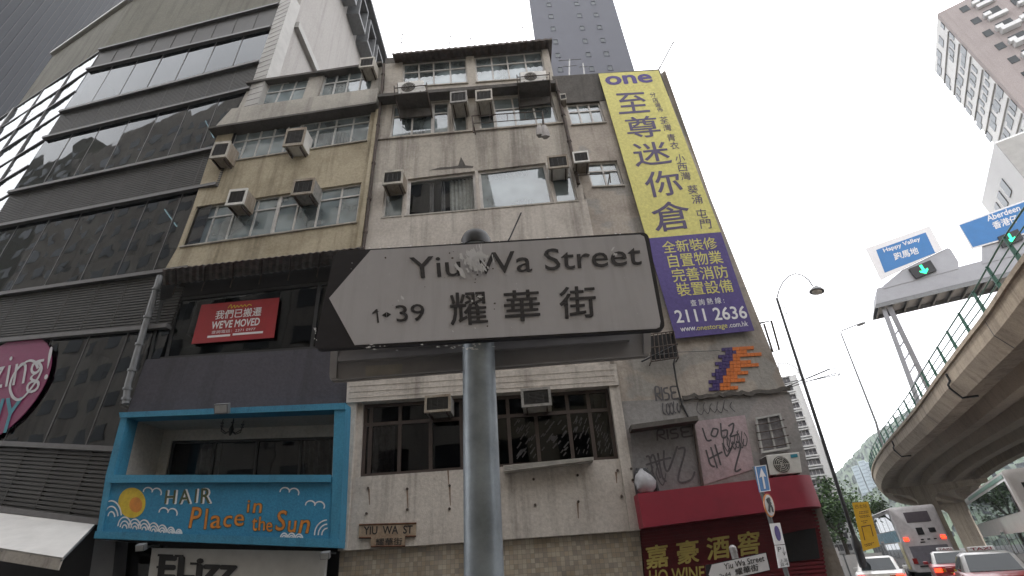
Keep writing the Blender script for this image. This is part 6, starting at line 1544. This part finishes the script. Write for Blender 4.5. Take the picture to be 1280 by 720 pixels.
strokes(pq_, [[(.3, .12), (.45, .2), (.35, .25), (.6, .3), (.4, .4), (.62, .5), (.42, .58), (.66, .66), (.5, .75), (.7, .85)], [(.62, .1), (.75, .9)]], .22, lo_, M['letblack'], 'painted_script', d=.14)
o = MB()
for f in range(1, 14):
    for s_ in (.3, .5, .7): 
        P0 = c0 - LBP.n * 9 * s_ + Vector((0, 0, c2.z - 3 * f)); o.hexa([P0 - LBP.u * .06 + Vector((0, 0, 1.3)), P0 - LBP.n * 1 - LBP.u * .06 + Vector((0, 0, 1.3)), P0 - LBP.n * 1 - LBP.u * .06, P0 - LBP.u * .06], [P0 + Vector((0, 0, 1.3)), P0 - LBP.n * 1 + Vector((0, 0, 1.3)), P0 - LBP.n * 1, P0])
o.build('window_row', M['busglass'], lo_)

# white residential tower beyond the corner
RP = Plane((40, 62, 0), -30)
rt = thing('apartment_tower', (RP.at((1020, 640)).x, RP.at((1020, 640)).y, 0), 'slim white apartment tower with grey window bays behind the black lamp post', 'tower')
z_t = RP.at((990, 469)).z; xa, xb = RP.at((957, 560)).x, (RP.at((1003, 477)).x + RP.at((1045, 615)).x) / 2
def rpv(x, z): return Vector((x, RP.p.y + (x - RP.p.x) * math.tan(RP.az), z))
rq_ = Q(RP, pts=[rpv(xa, z_t), rpv(xb, z_t), rpv(xb, 0), rpv(xa, 0)])
o = MB(); o.slab(rq_, -9, 0); o.build('facade', M['whtower'], rt)
FH = (RP.at((1003, 477)).z - RP.at((1045, 615)).z) / 11.6
for f in range(1, int(z_t / FH)):
    z = z_t - FH * f; W_r = (xb - xa)
    for s0, s1 in ((.60, .86),):
        qq = Q(RP, pts=[rpv(xa + W_r * s0, z + FH * .78), rpv(xa + W_r * s1, z + FH * .78), rpv(xa + W_r * s1, z + FH * .25), rpv(xa + W_r * s0, z + FH * .25)])
        fr = MB(); fr.qb(qq, -.12, 1.1, -.3, -.08, 0, .5); fr.qb(qq, -.12, 1.1, 1.05, 1.35, 0, .5); fr.qb(qq, -.12, 0, -.08, 1.05, 0, .45); fr.qb(qq, 1, 1.1, -.08, 1.05, 0, .45); w_ = fr.build('window_bay', M['whtower'], rt)
        g = MB(); g.qb(qq, 0, 1, 0, 1, 0.01, .06); g.build('pane', M['curtaind'], w_)
        m_ = MB()
        for k in (1, 2, 3): m_.qb(qq, k / 4 - .02, k / 4 + .02, 0, 1, .06, .1)
        m_.build('mullion', M['framew'], w_)
    qq = Q(RP, pts=[rpv(xa + W_r * .2, z + FH * .75), rpv(xa + W_r * .4, z + FH * .75), rpv(xa + W_r * .4, z + FH * .3), rpv(xa + W_r * .2, z + FH * .3)]); g = MB(); g.qb(qq, 0, 1, 0, 1, 0, .06); g.build('side_window', M['curtaind'], rt)
o = MB(); q = Q(RP, (972, 453), (996, 455), (1001, 470), (974, 468), off=-2)
o.tube([q.P(0, 1), q.P(.02, .1), q.P(.5, 0), q.P(.9, .3), q.P(1, 1)], .12, 5); o.tube([q.P(0, .55), q.P(.5, .5), q.P(1, .8)], .08, 5); o.build('roof_arch', M['whtower'], rt)

# hills, with one tower on the slope
ridge_px = [(960, 640), (1000, 622), (1030, 603), (1047, 590), (1055, 581), (1062, 574), (1072, 562), (1083, 550), (1095, 541), (1107, 533), (1120, 523), (1133, 513), (1160, 500), (1200, 488), (1260, 480)]
rpts = []
for p in ridge_px: rv = ray(*p); k = 620 / math.hypot(rv.x, rv.y); rpts.append(EYE + rv * k)
hb = MB(); rows = []; N_R = 14; rh = random.Random(3)
for r_ in range(N_R + 1):
    t = r_ / N_R; row = []
    for i in range(len(rpts) * 4 - 3):
        a, f_ = divmod(i, 4); P_ = rpts[a].lerp(rpts[min(a + 1, len(rpts) - 1)], f_ / 4)
        hd_ = Vector((P_.x, P_.y, 0)).normalized(); row.append(Vector((P_.x, P_.y, 0)) - hd_ * 260 * t + Vector((0, 0, P_.z * (1 - t) ** 1.2 + (rh.uniform(-1.2, 1.2) if 0 < r_ < N_R else rh.uniform(-1.2, 1.2)))))
    rows.append(row)
hb = MB()
for r_ in range(N_R):
    for i in range(len(rows[0]) - 1): hb.poly([rows[r_][i], rows[r_][i + 1], rows[r_ + 1][i + 1], rows[r_ + 1][i]])
hbo = hb.build('hills', M['hill']); struct(hbo)
me = hbo.data; bm = bmesh.new(); bm.from_mesh(me); bmesh.ops.remove_doubles(bm, verts=bm.verts, dist=.01); bm.to_mesh(me); bm.free(); me.polygons.foreach_set('use_smooth', [True] * len(me.polygons))
HP = Plane((300, 400, 0), -37)
hp0 = HP.at((1075, 600)); ht = thing('hillside_tower', (hp0.x, hp0.y, 30), 'pale distant apartment tower on the hillside left of the flyover', 'tower')
for px4 in (((1064, 584), (1072, 581), (1082, 607), (1071, 612)), ((1072, 577), (1080, 575), (1090, 600), (1080, 606)), ((1080, 579), (1085, 577), (1093, 596), (1088, 600))):
    q = Q(HP, *px4); z0 = q.c[2].z - 40; o = MB()
    q2 = Q(HP, pts=[q.c[0], q.c[1], Vector((q.c[1].x, q.c[1].y, z0)), Vector((q.c[0].x, q.c[0].y, z0))]); o.slab(q2, -12, 0); w_ = o.build('block', plain('far_facade', (.36, .42, .45), .8), ht)
    o = MB(); n = 14
    for k in range(n): o.qb(q2, .1, .9, (k + .3) / n * .7, (k + .6) / n * .7, 0, .3)
    o.build('window_line', plain('far_glass', (.20, .25, .28), .6), w_)

# trees
def tree(base, h, cr_, label, seed, n=2600, trunk_h=.45):
    rr = random.Random(seed); t = thing('street_tree', base, label, 'tree', 'trees behind the lamp post')
    o = MB(); b = Vector(base); tips = []
    o.tube([b, b + Vector((.1, 0, h * .25)), b + Vector((.05, .1, h * trunk_h))], .24, 9, .14)
    for k in range(7):
        a = k * .9 + rr.random(); d = Vector((math.cos(a), math.sin(a), 0)); s = b + Vector((.05, .1, h * (trunk_h - .1 * rr.random()))); e = s + d * cr_ * rr.uniform(.4, .8) + Vector((0, 0, h * rr.uniform(.15, .42))); m_ = s.lerp(e, .5) + Vector((0, 0, .3)); o.tube([s, m_, e], .09, 6, .03); tips.append(e)
    o.build('trunk', M['bark'], t)
    cl = [(e + Vector((rr.gauss(0, .5), rr.gauss(0, .5), rr.gauss(0, .4))), rr.uniform(.5, 1.1)) for e in tips for _ in range(5)] + [(b + Vector((rr.gauss(0, cr_ * .4), rr.gauss(0, cr_ * .4), h * rr.uniform(.35, .97))), rr.uniform(.5, 1.0)) for _ in range(22)]
    for nm, mm, fr in (('crown', [M['leaf'], M['leafd']], n),):
        c_ = MB()
        for i in range(fr):
            cc, r_ = rr.choice(cl); v = Vector((rr.gauss(0, 1), rr.gauss(0, 1), rr.gauss(0, 1))).normalized() * r_ * rr.uniform(.5, 1.1); p = cc + v
            u = Vector((rr.gauss(0, 1), rr.gauss(0, 1), rr.gauss(0, .6))).normalized(); w_ = u.cross(Vector((rr.gauss(0, 1), rr.gauss(0, 1), rr.gauss(0, 1)))).normalized(); s_ = rr.uniform(.10, .22)
            c_.cur = rr.choice((0, 0, 1)); c_.poly([p - u * s_, p + w_ * s_ * .6, p + u * s_, p - w_ * s_ * .6])
        c_.build(nm, mm, t)
for px, w, h, c_, lab, sd in (((1036, 700), 42, 8.0, 2.6, 'leafy tree right behind the red shop corner', 1), ((1062, 700), 50, 8.6, 3.0, 'leafy tree behind the black lamp post', 2), ((1098, 700), 60, 8.8, 3.2, 'leafy tree right of the yellow notice, under the flyover edge', 3), ((1048, 700), 62, 10.5, 3.4, 'tallest tree, farthest back between the red shop and lamp post', 4)):
    b_ = at_w(px, w); tree((b_.x, b_.y, 0), h, c_, lab, sd)
hp_ = at_w((1070, 705), 30); HOP = Plane((hp_.x, hp_.y, 0), -30)
ho = thing('hoarding', (hp_.x, hp_.y, 0), 'low pale hoarding across the pavement behind the lamp post', 'fence')
o = MB(); a, b_ = HOP.p - HOP.u * 2.6, HOP.p + HOP.u * 1.6; q = Q(HOP, pts=[a + Vector((0, 0, 1.55)), b_ + Vector((0, 0, 1.55)), b_, a]); o.slab(q, -.05, 0); o.build('panel', M['canvas'], ho)
o = MB()
for k in range(5): o.qb(q, k / 4 - .01, k / 4 + .01, -.03, 1, 0, .05)
o.build('panel_post', M['steel'], ho)

# ------------------------------------------------------------------ the row across the street, out of view; heights set to darken facades and glass
def opposite(x0, x1, h, m, label, seed):
    rr = random.Random(seed); t = thing('facing_building', ((x0 + x1) / 2, -8.0, 0), label, 'building')
    o = MB(); o.box(x0, x1, -20, -8.0, 0, h); o.build('wall', M[m], t)
    n = int((x1 - x0) / 3.2)
    for f in range(int(h / 3.2) - 1):
        g = MB()
        for k in range(n):
            x = x0 + .6 + k * (x1 - x0) / n; g.box(x, x + 1.9, -8.0, -7.94, 4.2 + f * 3.2, 5.7 + f * 3.2)
        g.build('window_row', M['busglass'], t)
opposite(-120, -75.2, 66, 'conc', 'dark concrete tower farthest left across the street', 6)
opposite(-75.1, -39.9, 60, 'greyw', 'grey high block facing the glass office across the street', 5)
opposite(-39.8, -18.9, 50, 'cream', 'pale tall tenement facing the yellowish house across the street', 1)
opposite(-18.8, -4, 38, 'greyw', 'grey tenement facing the white rendered wall across the street', 2)
opposite(-3.8, 11, 26, 'yellow', 'yellowish tenement facing the banner house across the street', 3)
opposite(11.2, 26, 19, 'greyw', 'grey block across the street beside the flyover', 4)

# ------------------------------------------------------------------ the humid air
hz = MB(); hz.box(-180, 760, -60, 900, -1, 260); hzo = hz.build('haze', None)
hm = bpy.data.materials.new('haze'); hm.use_nodes = True; hn = hm.node_tree.nodes; hn.remove(hn['Principled BSDF'])
hv = hn.new('ShaderNodeVolumePrincipled'); hv.inputs['Color'].default_value = (.85, .92, 1, 1); hv.inputs['Density'].default_value = .00045; hv.inputs['Anisotropy'].default_value = .3
hm.node_tree.links.new(hv.outputs[0], hn['Material Output'].inputs['Volume'])
hzo.data.materials.clear(); hzo.data.materials.append(hm); tag(hzo, 'thin pale haze over the street and the hills behind', 'haze', None, 'stuff')
